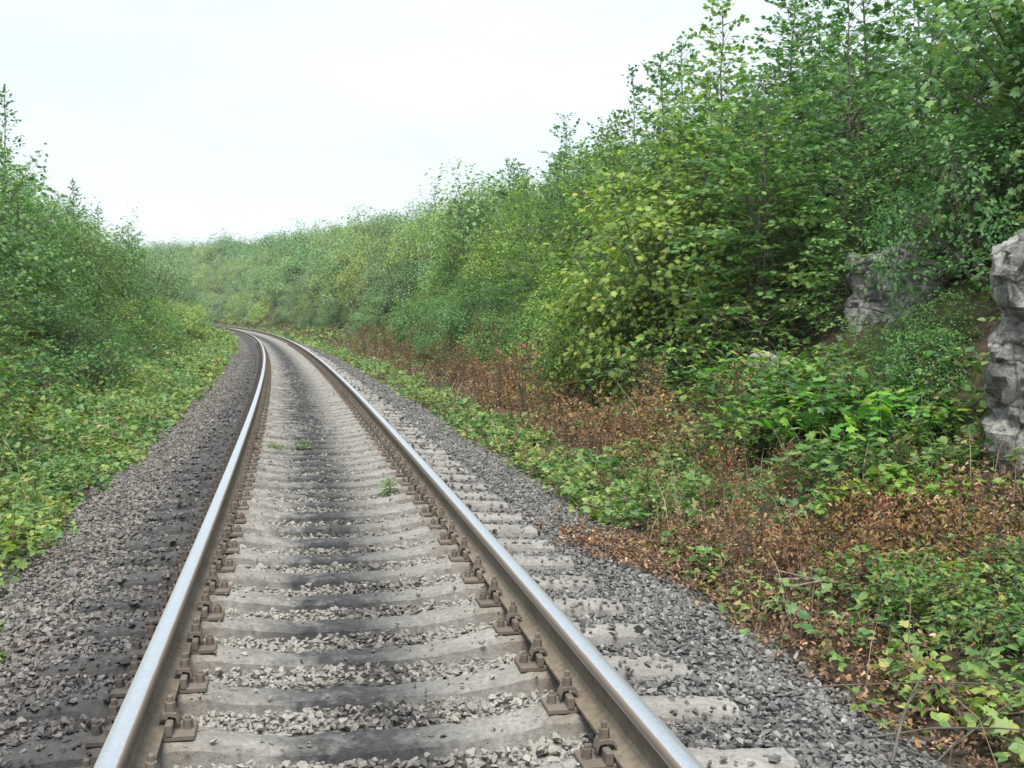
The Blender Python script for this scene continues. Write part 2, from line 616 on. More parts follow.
# ------------------------------------------------------------------ track
def build_rail(side, label):
    head = [(-.0365, .138), (-.0375, .150), (-.0368, .164), (-.0325, .1735), (-.022, .1785), (-.008, .180), (.008, .180), (.022, .1785), (.0325, .1735), (.0368, .164),
            (.0375, .150), (.0365, .138), (.012, .129), (-.012, .129)]
    web = [(-.013, .130), (-.0092, .118), (-.0088, .075), (-.0105, .045), (-.020, .031), (.020, .031), (.0105, .045), (.0088, .075), (.0092, .118), (.013, .130)]
    foot = [(-.075, .0), (-.075, .011), (-.060, .0165), (-.019, .0305), (.019, .0305), (.060, .0165), (.075, .011), (.075, .0)]
    sN = np.concatenate([np.arange(-4, 60, .5), np.arange(60, 420, 2.0)])
    x0, y0 = P(0.0, side * .795)
    root = bpy.data.objects.new('railway_rail', None)
    COL.objects.link(root)
    root.location = (x0, y0, TOP - .18)
    tag(root, label, 'rail', 'rails of the railway track')
    for nm, prof, m in (('rail_head', head, M['railhead']), ('rail_web', web, M['railweb']), ('rail_foot', foot, M['railweb'])):
        mb = MB()
        k = len(prof)
        px = np.array([p[0] for p in prof])
        pz = np.array([p[1] for p in prof])
        lat = wob(sN, side * 3, .15) * .004
        S, J = np.meshgrid(sN, np.arange(k), indexing='ij')
        X, Y = P(S, side * .795 + px[J] + lat[:, None])
        V = np.stack([X - x0, Y - y0, pz[J]], -1).reshape(-1, 3)
        i, j = np.meshgrid(np.arange(len(sN) - 1), np.arange(k), indexing='ij')
        F = np.stack([i * k + j, (i + 1) * k + j, (i + 1) * k + (j + 1) % k, i * k + (j + 1) % k], -1).reshape(-1, 4)
        ac = np.clip(px / .0375, -1, 1) * np.where(pz < .15, 1.3, 1)
        ac = np.where(pz < .14, 2.0, ac)
        mb.add(V, F, 0, across=ac[J].ravel())
        n0 = mb.n
        mb.f.setdefault(k, []).append(np.array([list(range(k))]))
        mb.m.setdefault(k, []).append(np.array([0]))
        link(nm, mb.mesh(nm, m, nm == 'rail_head'), root)


def sleeper_mesh(seed):
    r = np.random.default_rng(seed)
    xs = np.linspace(-1.35, 1.35, 91)
    chips = [(r.uniform(-1.3, 1.3), r.choice([-1, 1]), r.uniform(.03, .09), r.uniform(.008, .028)) for _ in range(9)]
    prof = [(-.150, -.03), (-.140, .0), (-.100, .90), (-.088, .985), (-.05, 1.0), (0, 1.0), (.05, 1.0), (.088, .985), (.100, .90), (.140, 0), (.150, -.03)]
    zt = np.interp(np.abs(xs), SP_TOP_X, SP_TOP_Z)
    wd = np.interp(np.abs(xs), [0, .4, .7, 1.35], [.88, .9, 1.0, 1.0])
    V = []
    for i, x in enumerate(xs):
        for (y, f) in prof:
            z = zt[i] * f if f >= 0 else -.02
            jit = r.normal(0, .0022, 3)
            if abs(f) > .95 and abs(abs(y) - .088) < .01:
                jit += np.array([0, -np.sign(y) * abs(r.normal(0, .004)), -abs(r.normal(0, .003))])
                for (cx, cs, cw, cd) in chips:
                    if cs == np.sign(y) and abs(x - cx) < cw:
                        q = (1 - abs(x - cx) / cw) * cd
                        jit += np.array([0, -np.sign(y) * q * .6, -q])
            V.append((x + (jit[0] if 0 < i < len(xs) - 1 else 0), y * wd[i] + jit[1], z + jit[2]))
    k = len(prof)
    F = [(i * k + j, i * k + j + 1, (i + 1) * k + j + 1, (i + 1) * k + j) for i in range(len(xs) - 1) for j in range(k - 1)]
    F = [f[::-1] for f in F]
    mb = MB().add(V, F)
    for base, rev in ((0, False), ((len(xs) - 1) * k, True)):
        l = [base + j for j in range(k)]
        mb.f.setdefault(k, []).append(np.array([l[::-1] if rev else l]))
        mb.m.setdefault(k, []).append(np.array([0]))
    me = mb.mesh('rail_sleeper', M['concrete'], True)
    me.set_sharp_from_angle(angle=R(24))
    return me


def hexnut(mb, c, rad, h):
    a = np.arange(6) * math.pi / 3
    V, F = [], []
    for z, k in ((0, 1), (h * .85, 1), (h, .86)):
        V += [(c[0] + rad * k * math.cos(t), c[1] + rad * k * math.sin(t), c[2] + z) for t in a]
    for q in range(2):
        F += [(q * 6 + i, q * 6 + (i + 1) % 6, q * 6 + 6 + (i + 1) % 6, q * 6 + 6 + i) for i in range(6)]
    n0 = mb.n
    mb.add(V, F)
    mb.f.setdefault(6, []).append(np.array([[n0 + 12 + i for i in range(6)]]))
    mb.m.setdefault(6, []).append(np.array([0]))


def fastening_meshes():
    # baseplate: rolled steel tie plate with two ribs; origin under the rail centre at the seat top (z=.25)
    mb = MB()
    prism(mb, (0, 0, 0), (.355, .142, .0175), .004)
    for sg in (-1, 1):
        prism(mb, (sg * .092, .045, .0175), (.026, .058, .040), .004)
        prism(mb, (sg * .092, -.045, .0175), (.026, .058, .040), .004)
    plate = mb.mesh('base_plate', M['plate'], False)

    def bolt(x, y, z0, hgt, r):
        b = MB()
        tube(b, [(x, y, z0), (x, y, z0 + .012)], [r * 1.75, r * 1.75], 12)
        hexnut(b, (x, y, z0 + .010), r * 1.65, .024)
        tube(b, [(x, y, z0 + .02), (x, y, z0 + hgt), (x, y, z0 + hgt + .004)], [r, r, r * .7], 8)
        n0 = b.n
        b.f.setdefault(8, []).append(np.array([[n0 - 8 + i for i in range(8)]]))
        b.m.setdefault(8, []).append(np.array([0]))
        return b.mesh('bolt', M['plate'], False)

    def clamp(sg):
        b = MB()
        # bent steel clip: toe on the rail foot, arched body, heel on the plate
        prof = [(.055, .030), (.066, .047), (.090, .052), (.112, .047), (.122, .020)]
        w = .054
        V, F = [], []
        for (x, z) in prof:
            for (yy, dz) in ((-w / 2, 0), (w / 2, 0), (w / 2, .013), (-w / 2, .013)):
                V.append((sg * x, yy, z + dz + .0175))
        for i in range(len(prof) - 1):
            for j in range(4):
                F.append((i * 4 + j, i * 4 + (j + 1) % 4, i * 4 + 4 + (j + 1) % 4, i * 4 + 4 + j))
        F += [(0, 1, 2, 3), (16, 17, 18, 19)]
        b.add(V, F)
        return b.mesh('clamp', M['plate'], False)

    parts = []
    for sg in (-1, 1):
        parts.append(('clamp', clamp(sg)))
        parts.append(('bolt', bolt(sg * .092, 0, .080, .052, .011)))
        parts.append(('bolt', bolt(sg * .150, 0, .0175, .042, .0105)))
    return plate, parts


def merged_fastening(plate, parts):
    mb = MB()
    for me in [plate] + [p[1] for p in parts]:
        n = len(me.vertices)
        co = np.zeros(n * 3)
        me.vertices.foreach_get('co', co)
        base = mb.n
        mb.v.append(co.reshape(-1, 3))
        mb.n += n
        for p in me.polygons:
            f = [v + base for v in p.vertices]
            mb.f.setdefault(len(f), []).append(np.array([f]))
            mb.m.setdefault(len(f), []).append(np.array([0]))
    return mb.mesh('base_plate', M['plate'], False)


def build_track():
    build_rail(-1, 'left rail with a polished silver head, beside the dark stone shoulder')
    build_rail(1, 'right rail with a polished silver head, beside pale sleeper ends')
    sm = [sleeper_mesh(k) for k in range(6)]
    plate, parts = fastening_meshes()
    merged = merged_fastening(plate, parts)
    NEAR, MID, LAST = 34, 110, 296
    near_names = ['concrete sleeper closest to the camera, cut by the bottom edge',
                  'second concrete sleeper ahead of the camera, dusty with a dark oily middle',
                  'third concrete sleeper ahead of the camera, dusty, pale end showing right',
                  'fourth concrete sleeper ahead of the camera, blackened across its middle']
    r = np.random.default_rng(3)
    G = 'concrete sleepers under the rails'
    for k in range(LAST):
        s = SP0 + SPS * k
        x, y, th = frame(s)
        o = link('rail_sleeper', sm[int(r.integers(0, 6))])
        o.location = (float(x), float(y), float(r.normal(0, .003)))
        o.rotation_euler = (0, 0, float(th) + float(r.normal(0, .006)))
        if k < 4:
            lab = near_names[k]
        elif k < NEAR:
            lab = 'weathered concrete sleeper with rusty bolted plates, on the near stretch'
        elif k < MID:
            lab = 'weathered concrete sleeper on the middle stretch, before the bend'
        else:
            lab = 'thin distant concrete sleeper where the track bends away'
        tag(o, lab, 'sleeper', G)
        if k < MID:
            for sg in (-1, 1):
                b = link('base_plate', plate if k < NEAR else merged, o)
                b.location = (sg * .795, 0, .2505)
                if sg > 0:
                    b.rotation_euler = (0, 0, math.pi)
                if k < NEAR:
                    for nm, me in parts:
                        link(nm, me, b)
    mb = MB()
    me = sm[0]
    co = np.zeros(len(me.vertices) * 3)
    me.vertices.foreach_get('co', co)
    co = co.reshape(-1, 3)
    F4 = np.array([list(p.vertices) for p in me.polygons if len(p.vertices) == 4])
    for k in range(LAST, 760):
        x, y, th = frame(SP0 + SPS * k)
        c, sn = math.cos(th), math.sin(th)
        V = np.stack([co[:, 0] * c - co[:, 1] * sn + x, co[:, 0] * sn + co[:, 1] * c + y, co[:, 2]], -1)
        mb.add(V, F4)
    o = link('distant_sleepers', mb.mesh('distant_sleepers', M['concrete'], True))
    tag(o, 'row of far sleepers merging into one strip round the bend', 'sleepers', kind='stuff')


# ------------------------------------------------------------------ leaves and plants
def T_simple():
    V = np.array([(0, 0, 0), (0, 1, -.10), (-.27, .28, .05), (-.24, .64, .02), (.27, .28, .05), (.24, .64, .02)])
    return V, np.array([(0, 2, 3, 1), (0, 1, 5, 4)])


def T_maple():
    half = [(.10, -.04), (.34, -.02), (.27, .15), (.56, .32), (.36, .42), (.40, .66), (.17, .62)]
    pts = [(0, 0)] + half + [(0, 1.0)] + [(-x, y) for x, y in half[::-1]]
    V = [(0, .36, .03)] + [(x, y, -.22 * (x * x) - .10 * max(0, y - .4)) for x, y in pts]
    n = len(pts)
    F = [(0, 1 + i, 1 + (i + 1) % n) for i in range(n)]
    return np.array(V), np.array(F)


def T_trifol():
    v, f = T_simple()
    V, F = [], []
    for q, (a, sc) in enumerate(((0, .62), (1.15, .5), (-1.15, .5))):
        c, s = math.cos(a), math.sin(a)
        w = v * sc
        x = w[:, 0] * 1.25 * c - w[:, 1] * s
        y = w[:, 0] * 1.25 * s + w[:, 1] * c + .38
        V.append(np.stack([x, y, w[:, 2]], -1))
        F.append(f + 6 * q)
    return np.concatenate(V), np.concatenate(F)


def T_curl():
    V = np.array([(0, 0, 0), (.16, .92, .30), (-.16, .25, .22), (-.02, .74, .42), (.2, .3, .14), (.24, .60, .02)])
    return V, np.array([(0, 2, 3, 1), (0, 1, 5, 4)])


TPL = {'simple': T_simple(), 'maple': T_maple(), 'trifol': T_trifol(), 'curl': T_curl()}


def add_leaves(mb, tpl, pos, direc, normal, size, mi=0, widen=1.0):
    tv, tf = TPL[tpl]
    pos, direc, normal = (np.asarray(a, float) for a in (pos, direc, normal))
    y = direc / (np.linalg.norm(direc, axis=1)[:, None] + 1e-9)
    x = np.cross(y, normal)
    x /= np.linalg.norm(x, axis=1)[:, None] + 1e-9
    z = np.cross(x, y)
    size = np.broadcast_to(np.asarray(size, float), (len(pos),))
    L = tv * np.array([widen, 1, 1])
    V = pos[:, None, :] + size[:, None, None] * (L[None, :, 0:1] * x[:, None, :] + L[None, :, 1:2] * y[:, None, :] + L[None, :, 2:3] * z[:, None, :])
    F = (tf[None] + (np.arange(len(pos)) * len(tv))[:, None, None]).reshape(-1, tf.shape[1])
    mb.add(V.reshape(-1, 3), F, mi)


def plant(name, seed, H, W, stems=1, base=.2, nbr=40, tpl='simple', leaf=.08, lmat='leaf', shape='dome', dens=1.0, tr=.03,
          elev=(15, 60), droop=25, twig=.16, spread=.25, lean=.10, jit=.75, lsp=.55):
    """one tree or bush: trunk mesh (stems and limbs) and crown mesh (single leaves on twigs)"""
    r = np.random.default_rng(seed)
    tm, cm = MB(), MB()
    lp, ld, ln, lz = [], [], [], []

    def leaf_run(p0, dv, L):
        n = max(2, int(L / (leaf * lsp) * dens))
        up = np.array([0, 0, 1.0])
        lat = np.cross(dv, up)
        nl = np.linalg.norm(lat)
        lat = lat / nl if nl > .05 else np.array([1., 0, 0])
        for q in range(n):
            f = (q + .6) / n
            sg = 1 if q % 2 else -1
            a = R(r.uniform(30, 75)) if q < n - 1 else R(r.uniform(-15, 15))
            v = dv * math.cos(a) + lat * sg * math.sin(a) + np.array([0, 0, r.normal(-.16, .22)])
            lp.append(p0 + dv * L * f + r.normal(0, leaf * .14, 3))
            ld.append(v)
            nn = up + r.normal(0, jit, 3)
            ln.append(nn)
            lz.append(leaf * r.uniform(.62, 1.2))

    for sidx in range(stems):
        a0 = r.uniform(0, 6.28)
        off = np.array([math.cos(a0), math.sin(a0), 0]) * (0 if stems == 1 else W * spread * r.uniform(.3, 1))
        h = H * (1 if sidx == 0 else r.uniform(.6, .98))
        nT = 9
        tt = np.linspace(0, 1, nT)
        path = np.zeros((nT, 3))
        wx = np.cumsum(r.normal(0, lean * h / nT * .6, (nT, 2)), axis=0)
        path[:, :2] = wx + off[:2] * (0.25 + tt[:, None] * .9) + (off[:2] * 0 + r.normal(0, lean, 2)) * h * .3 * tt[:, None]
        path[:, 2] = tt * h
        path[0, 2] = -.12
        rad = tr * (1 - .85 * tt) * (1 if sidx == 0 else .75)
        tube(tm, path, rad, 6)
        nb = max(4, int(nbr / stems))
        for b in range(nb):
            t = base + (1 - base) * ((b + r.uniform(.1, .9)) / nb)
            p0 = np.array([np.interp(t, tt, path[:, c]) for c in range(3)])
            if shape == 'dome':
                pr = math.sqrt(max(.04, 1 - ((t - .42) / .66) ** 2))
            elif shape == 'mound':
                pr = math.sqrt(max(.03, 1 - (t * .97) ** 2))
            elif shape == 'cone':
                pr = .12 + .95 * (1 - t) ** .75 * min(1, (t - base) / .12 + .55)
            else:
                pr = .35 + .65 * math.sin(math.pi * min(1, .15 + t * .85))
            L = W * pr * r.uniform(.55, 1.18) * (1 if stems == 1 else .72)
            az = b * 2.39996 + r.normal(0, .4) + sidx
            e = R(elev[0] + (elev[1] - elev[0]) * t + r.normal(0, 9))
            n = 5
            pts = [p0]
            for q in range(n - 1):
                ee = e - R(droop) * q / (n - 1)
                az2 = az + r.normal(0, .12)
                pts.append(pts[-1] + L / (n - 1) * np.array([math.cos(az2) * math.cos(ee), math.sin(az2) * math.cos(ee), math.sin(ee)]))
            pts = np.array(pts)
            rb = max(.0035, tr * .36 * (1 - .7 * t))
            tube(tm, pts, np.linspace(rb, rb * .3, n), 4)
            ntw = max(2, int(L / twig))
            for q in range(ntw):
                f = .22 + .78 * (q + r.uniform(.2, .9)) / ntw
                p = np.array([np.interp(f * (n - 1), np.arange(n), pts[:, c]) for c in range(3)])
                dirb = pts[min(n - 1, int(f * (n - 1)) + 1)] - pts[min(n - 2, int(f * (n - 1)))]
                dirb = dirb / np.linalg.norm(dirb)
                sg = 1 if q % 2 else -1
                a = sg * R(r.uniform(25, 70))
                c_, s_ = math.cos(a), math.sin(a)
                dv = np.array([dirb[0] * c_ - dirb[1] * s_, dirb[0] * s_ + dirb[1] * c_, dirb[2] * .5 + r.normal(.05, .15)])
                dv /= np.linalg.norm(dv)
                l = (twig * .7 + .30 * L * (1 - f * .8)) * r.uniform(.6, 1.2)
                tube(tm, [p, p + dv * l], [rb * .35, rb * .15], 3)
                leaf_run(p, dv, l)
            leaf_run(pts[-2], (pts[-1] - pts[-2]) / np.linalg.norm(pts[-1] - pts[-2]), np.linalg.norm(pts[-1] - pts[-2]) * 1.2)
        leaf_run(path[-2], np.array([0.05, 0.02, 1.0]), h / nT * 1.1)
    add_leaves(cm, tpl, lp, ld, ln, lz)
    return tm.mesh(name + '_trunk', M['bark'], True), cm.mesh(name + '_crown', M[lmat], False), H, W


def mound(name, seed, H, W, ncl=90, tpl='simple', leaf=.08, lmat='leaf', nl=16, tr=.02, spikes=6, lob=.34):
    """rounded bush: limbs from the base carry sprays of leaves that face outward and up over a lobed dome"""
    r = np.random.default_rng(seed)
    tm, cm = MB(), MB()
    lp, ld, ln, lz = [], [], [], []
    off = Vector((seed * 3.3, seed * 1.7, 0))
    up = np.array([0, 0, 1.0])
    for q in range(ncl + spikes):
        a = q * 2.39996 + r.normal(0, .25)
        ce = r.uniform(-.52, 1.0) if q % 3 else r.uniform(-.55, .15)
        dr = np.array([math.cos(a) * math.sqrt(1 - max(0, ce) ** 2), math.sin(a) * math.sqrt(1 - max(0, ce) ** 2), ce])
        lobe = 1 + lob * mnoise.noise(Vector(dr) * 1.9 + off) * 1.6
        rr = (1 - .5 * r.random() ** 1.7) * lobe
        spike = q >= ncl
        if spike:
            rr *= r.uniform(1.02, 1.24)
            dr[2] = abs(dr[2]) * .6 + .5
        c = np.array([dr[0] * W * rr, dr[1] * W * rr, H * (.36 + .64 * dr[2] * rr)])
        c[2] = max(c[2], .06 * H)
        b0 = np.array([dr[0] * W * .10, dr[1] * W * .10, -.08])
        mid = b0 * .35 + c * .65 + np.array([0, 0, .12 * H]) * (1 - abs(ce))
        t = np.linspace(0, 1, 6)[:, None]
        pts = b0 * (1 - t) ** 2 + 2 * mid * t * (1 - t) + c * t ** 2
        if q % 7 == 0 and ce > .1:
            tube(tm, pts, np.linspace(tr, tr * .06, 6), 5)
        elif spike:
            tube(tm, pts[1:], np.linspace(tr * .4, tr * .05, 5), 4)
        else:
            tube(tm, pts[3:], np.linspace(tr * .35, tr * .08, 3), 3)
        out = c - np.array([0, 0, H * .3])
        out /= np.linalg.norm(out) + 1e-9
        out = out * .75 + up * .35
        cr = W * .21 * r.uniform(.7, 1.25)
        # a spray: leaves along a fan of twigs lying roughly across the outward direction
        e1 = np.cross(out, np.array([.2, .1, 1.]))
        e1 /= np.linalg.norm(e1)
        e2 = np.cross(out, e1)
        n = int(nl * r.uniform(.7, 1.3)) if not spike else int(nl * 1.3)
        for k in range(n):
            b = r.uniform(0, 6.28)
            u = math.sqrt(r.random()) * cr
            v = e1 * math.cos(b) + e2 * math.sin(b)
            p = c + v * u * (1 if not spike else .45) + out * r.normal(0, cr * .28) - up * u * u / cr * .35
            if spike:
                p = p - (c - pts[3]) * (r.random() * 1.3 - .12)
            lp.append(p)
            ld.append(v + out * .25 - up * r.uniform(.0, .7) + r.normal(0, .25, 3))
            ln.append(out * .55 + up * .65 + r.normal(0, .42, 3))
            lz.append(leaf * r.uniform(.55, 1.25))
    add_leaves(cm, tpl, lp, ld, ln, lz)
    return tm.mesh(name + '_stems', M['bark'], True), cm.mesh(name + '_foliage', M[lmat], False), H, W


def bramble(name, seed, W, H, n=26, leaf=.085, lmat='bramble', tpl='trifol'):
    """arching canes with three-part leaves"""
    r = np.random.default_rng(seed)
    tm, cm = MB(), MB()
    lp, ld, ln, lz = [], [], [], []
    for b in range(n):
        az = r.uniform(0, 6.28)
        o = r.normal(0, W * .28, 2)
        L = W * r.uniform(.6, 1.2)
        hh = H * r.uniform(.55, 1.15)
        t = np.linspace(0, 1, 9)
        pts = np.stack([o[0] + math.cos(az) * L * t, o[1] + math.sin(az) * L * t, hh * np.sin(np.pi * (t * .82 + .02)) - .05], -1)
        pts[:, :2] += np.cumsum(r.normal(0, .02, (9, 2)), axis=0)
        tube(tm, pts, np.linspace(.006, .002, 9), 4)
        m = int(L / leaf * 2.3)
        for q in range(m):
            f = r.uniform(.1, 1)
            p = np.array([np.interp(f, t, pts[:, c]) for c in range(3)])
            a = r.uniform(0, 6.28)
            v = np.array([math.cos(a), math.sin(a), r.normal(.05, .3)])
            lp.append(p + v * leaf * .3 + np.array([0, 0, r.normal(.02, .05)]))
            ld.append(v)
            ln.append(np.array([0, 0, 1]) + r.normal(0, .38, 3))
            lz.append(leaf * r.uniform(.7, 1.35))
    add_leaves(cm, tpl, lp, ld, ln, lz, widen=1.15)
    return tm.mesh(name + '_canes', M['bark'], True), cm.mesh(name + '_leaves', M[lmat], False), H, W


KINDS = {}


def build_kinds():
    KINDS['maple'] = [plant('maple_sapling', 11, 4.0, 1.35, 1, .06, 90, 'maple', .085, 'leaf', 'cone', 1.0, .035, (0, 55), 28, lean=.2),
                      plant('maple_sapling', 12, 4.0, 1.5, 2, .05, 110, 'maple', .08, 'leaf', 'dome', 1.0, .032, (0, 60), 28, lean=.22),
                      plant('maple_sapling', 13, 3.8, 1.6, 3, .05, 130, 'simple', .085, 'leaf', 'dome', 1.0, .03, (0, 60), 25, lean=.2),
                      plant('maple_sapling', 14, 4.2, 1.3, 2, .05, 110, 'maple', .095, 'leaf_dark', 'dome', 1.0, .032, (5, 60), 28, lean=.25)]
    tiers = dict(jit=.45, lsp=.5)
    KINDS['maple_shrub'] = [mound('maple_shrub', 21, 2.9, 1.5, 230, 'maple', .08, 'leaf', 28, .022, 10),
                            plant('maple_shrub', 22, 3.1, 1.6, 5, .02, 120, 'maple', .09, 'leaf', 'dome', 1.0, .022, (-8, 50), 32, .17, **tiers),
                            plant('maple_shrub', 23, 2.9, 1.7, 4, .02, 110, 'maple', .105, 'leaf_bright', 'mound', 1.0, .022, (-8, 45), 35, .18, **tiers),
                            plant('maple_shrub', 24, 3.2, 1.5, 5, .02, 130, 'simple', .065, 'leaf_dark', 'dome', 1.0, .022, (-5, 50), 28, .14, **tiers)]
    KINDS['shrub'] = [mound('leafy_shrub', 31, 2.0, 1.1, 210, 'simple', .075, 'leaf', 22, .016, 12),
                      mound('leafy_shrub', 32, 2.0, 1.1, 240, 'simple', .058, 'leaf_dark', 26, .016, 12),
                      plant('leafy_shrub', 33, 2.2, 1.2, 6, .02, 130, 'simple', .07, 'leaf', 'mound', 1.0, .015, (0, 60), 25, .13, jit=.55)]
    KINDS['creeper'] = [bramble('creeper_bush', 46 + k, .95, .62, 34, .115, 'leaf' if k else 'leaf_bright', 'maple') for k in range(2)]
    KINDS['heap'] = [mound('dead_brush', 85 + k, .42, .50, 60, 'curl', .046, 'rust_leaf', 20, .010, 8, .6) for k in range(3)]
    KINDS['bramble'] = [bramble('bramble_bush', 41 + k, .9, .55, 34, .075) for k in range(3)]
    KINDS['spindly'] = [plant('spindly_sapling', 51 + k, 4.2, .95, 1, .10, 60, 'simple', .10, 'leaf_dark', 'cone', .8, .028, (20, 70), 10, .18) for k in range(2)]
    KINDS['tree'] = [mound('bushy_tree', 61 + k, 3.9, 2.1, 310, 'simple', .11 + .02 * k, 'leaf_far_hazed', 24, .04, 8, .5) for k in range(4)]
    KINDS['far'] = [mound('hillside_tree', 71 + k, 5.4, 3.1, 290, 'simple', .25, 'leaf_far_hazed', 22, .07, 3, .62) for k in range(4)]
    KINDS['dry'] = [plant('dry_shrub', 81 + k, 1.5, .65, 5, .08, 50, 'curl', .07, 'rust_leaf', 'dome', .7, .012, (20, 70), 20, .14) for k in range(2)]
    KINDS['weed'] = [plant('weed', 91 + k, .28, .16, 3, .1, 18, 'simple', .05, 'herb', 'dome', .9, .004, (15, 60), 25, .06) for k in range(2)]


NAMES = dict(maple='maple_sapling', maple_shrub='maple_shrub', shrub='leafy_shrub', bramble='bramble_bush', spindly='spindly_sapling',
             tree='bushy_tree', far='hillside_tree', dry='dry_shrub', weed='weed', creeper='creeper_bush', heap='dead_brush')
CATS = dict(maple='sapling', maple_shrub='shrub', shrub='shrub', bramble='bush', spindly='sapling', tree='tree', far='tree', dry='shrub', weed='weed', creeper='creeper', heap='dead branches')
PRT = dict(creeper=('vines', 'leaves'), heap=('twigs', 'dead_leaves'), bramble=('canes', 'leaves'), weed=('stem', 'leaves'), shrub=('stems', 'foliage'), maple_shrub=('stems', 'foliage'), dry=('stems', 'foliage'))
PRNG = np.random.default_rng(77)
PLACED = []


def put(kind, s, d, scale=1.0, label=None, group=None, tint=(1, 1, 1), var=None, zoff=0.0, sz=None, z=None, rot=None):
    vs = KINDS[kind]
    tm, cm, H, W = vs[int(PRNG.integers(0, len(vs))) if var is None else var]
    if group and blocked(s, d, H * scale * (sz or 1), W * scale):
        return None
    x, y = P(s, d)
    x, y = float(x), float(y)
    if z is None:
        z = float(terrain(s, d)) + zoff
    root = bpy.data.objects.new(NAMES[kind], None)
    COL.objects.link(root)
    root.location = (x, y, z)
    root.rotation_euler = (0, 0, float(PRNG.uniform(0, 6.28)) if rot is None else rot)
    root.scale = (scale, scale, scale * (sz or 1))
    a, b = PRT.get(kind, ('trunk', 'crown'))
    link(a, tm, root)
    c = link(b, cm, root)
    c.color = (*tint, 1)
    tag(root, label, CATS[kind], group)
    PLACED.append((kind, s, d, H * scale * (sz or 1), W * scale))
    return root


TINTS = [('yellow-green', (1.36, 1.2, .8)), ('mid green', (1, 1, 1)), ('dark green', (.62, .74, .74)), ('grey-green', (1.02, 1.0, 1.15))]

# windows in the photograph where the rocks show between the leaves
ROCKWIN = [(990, 246, 1060, 465, 8.4), (838, 248, 882, 325, 12.0)]


def blocked(s, d, h, w):
    x, y = P(s, d)
    z = float(terrain(s, d))
    if y < 1:
        return True
    u, v0, D = proj(float(x), float(y), z)
    v1 = proj(float(x), float(y), z + h)[1]
    hw = w * FPX / D
    for (a, b, c, e, far) in ROCKWIN:
        if D < far + .3 and u + hw * 1.3 > a and u - hw * 1.3 < c and v0 > b and v1 < e:
            return True
    return False


def inview(s, d, w, margin=90):
    x, y = P(s, d)
    if y < 1.5:
        return False
    u, v, D = proj(float(x), float(y), float(terrain(s, d)))
    hw = w * FPX / D
    return -margin < u + hw and u - hw < 1024 + margin


def scatter(s0, s1, d0, d1, sp, fn, tries=None):
    pts = []
    n = tries or int((s1 - s0) * abs(d1 - d0) / (sp * sp) * 9)
    for _ in range(n):
        s, d = PRNG.uniform(s0, s1), PRNG.uniform(d0, d1)
        if all((s - a) ** 2 + (d - b) ** 2 > sp * sp for a, b in pts):
            if fn(s, d):
                pts.append((s, d))
    return pts


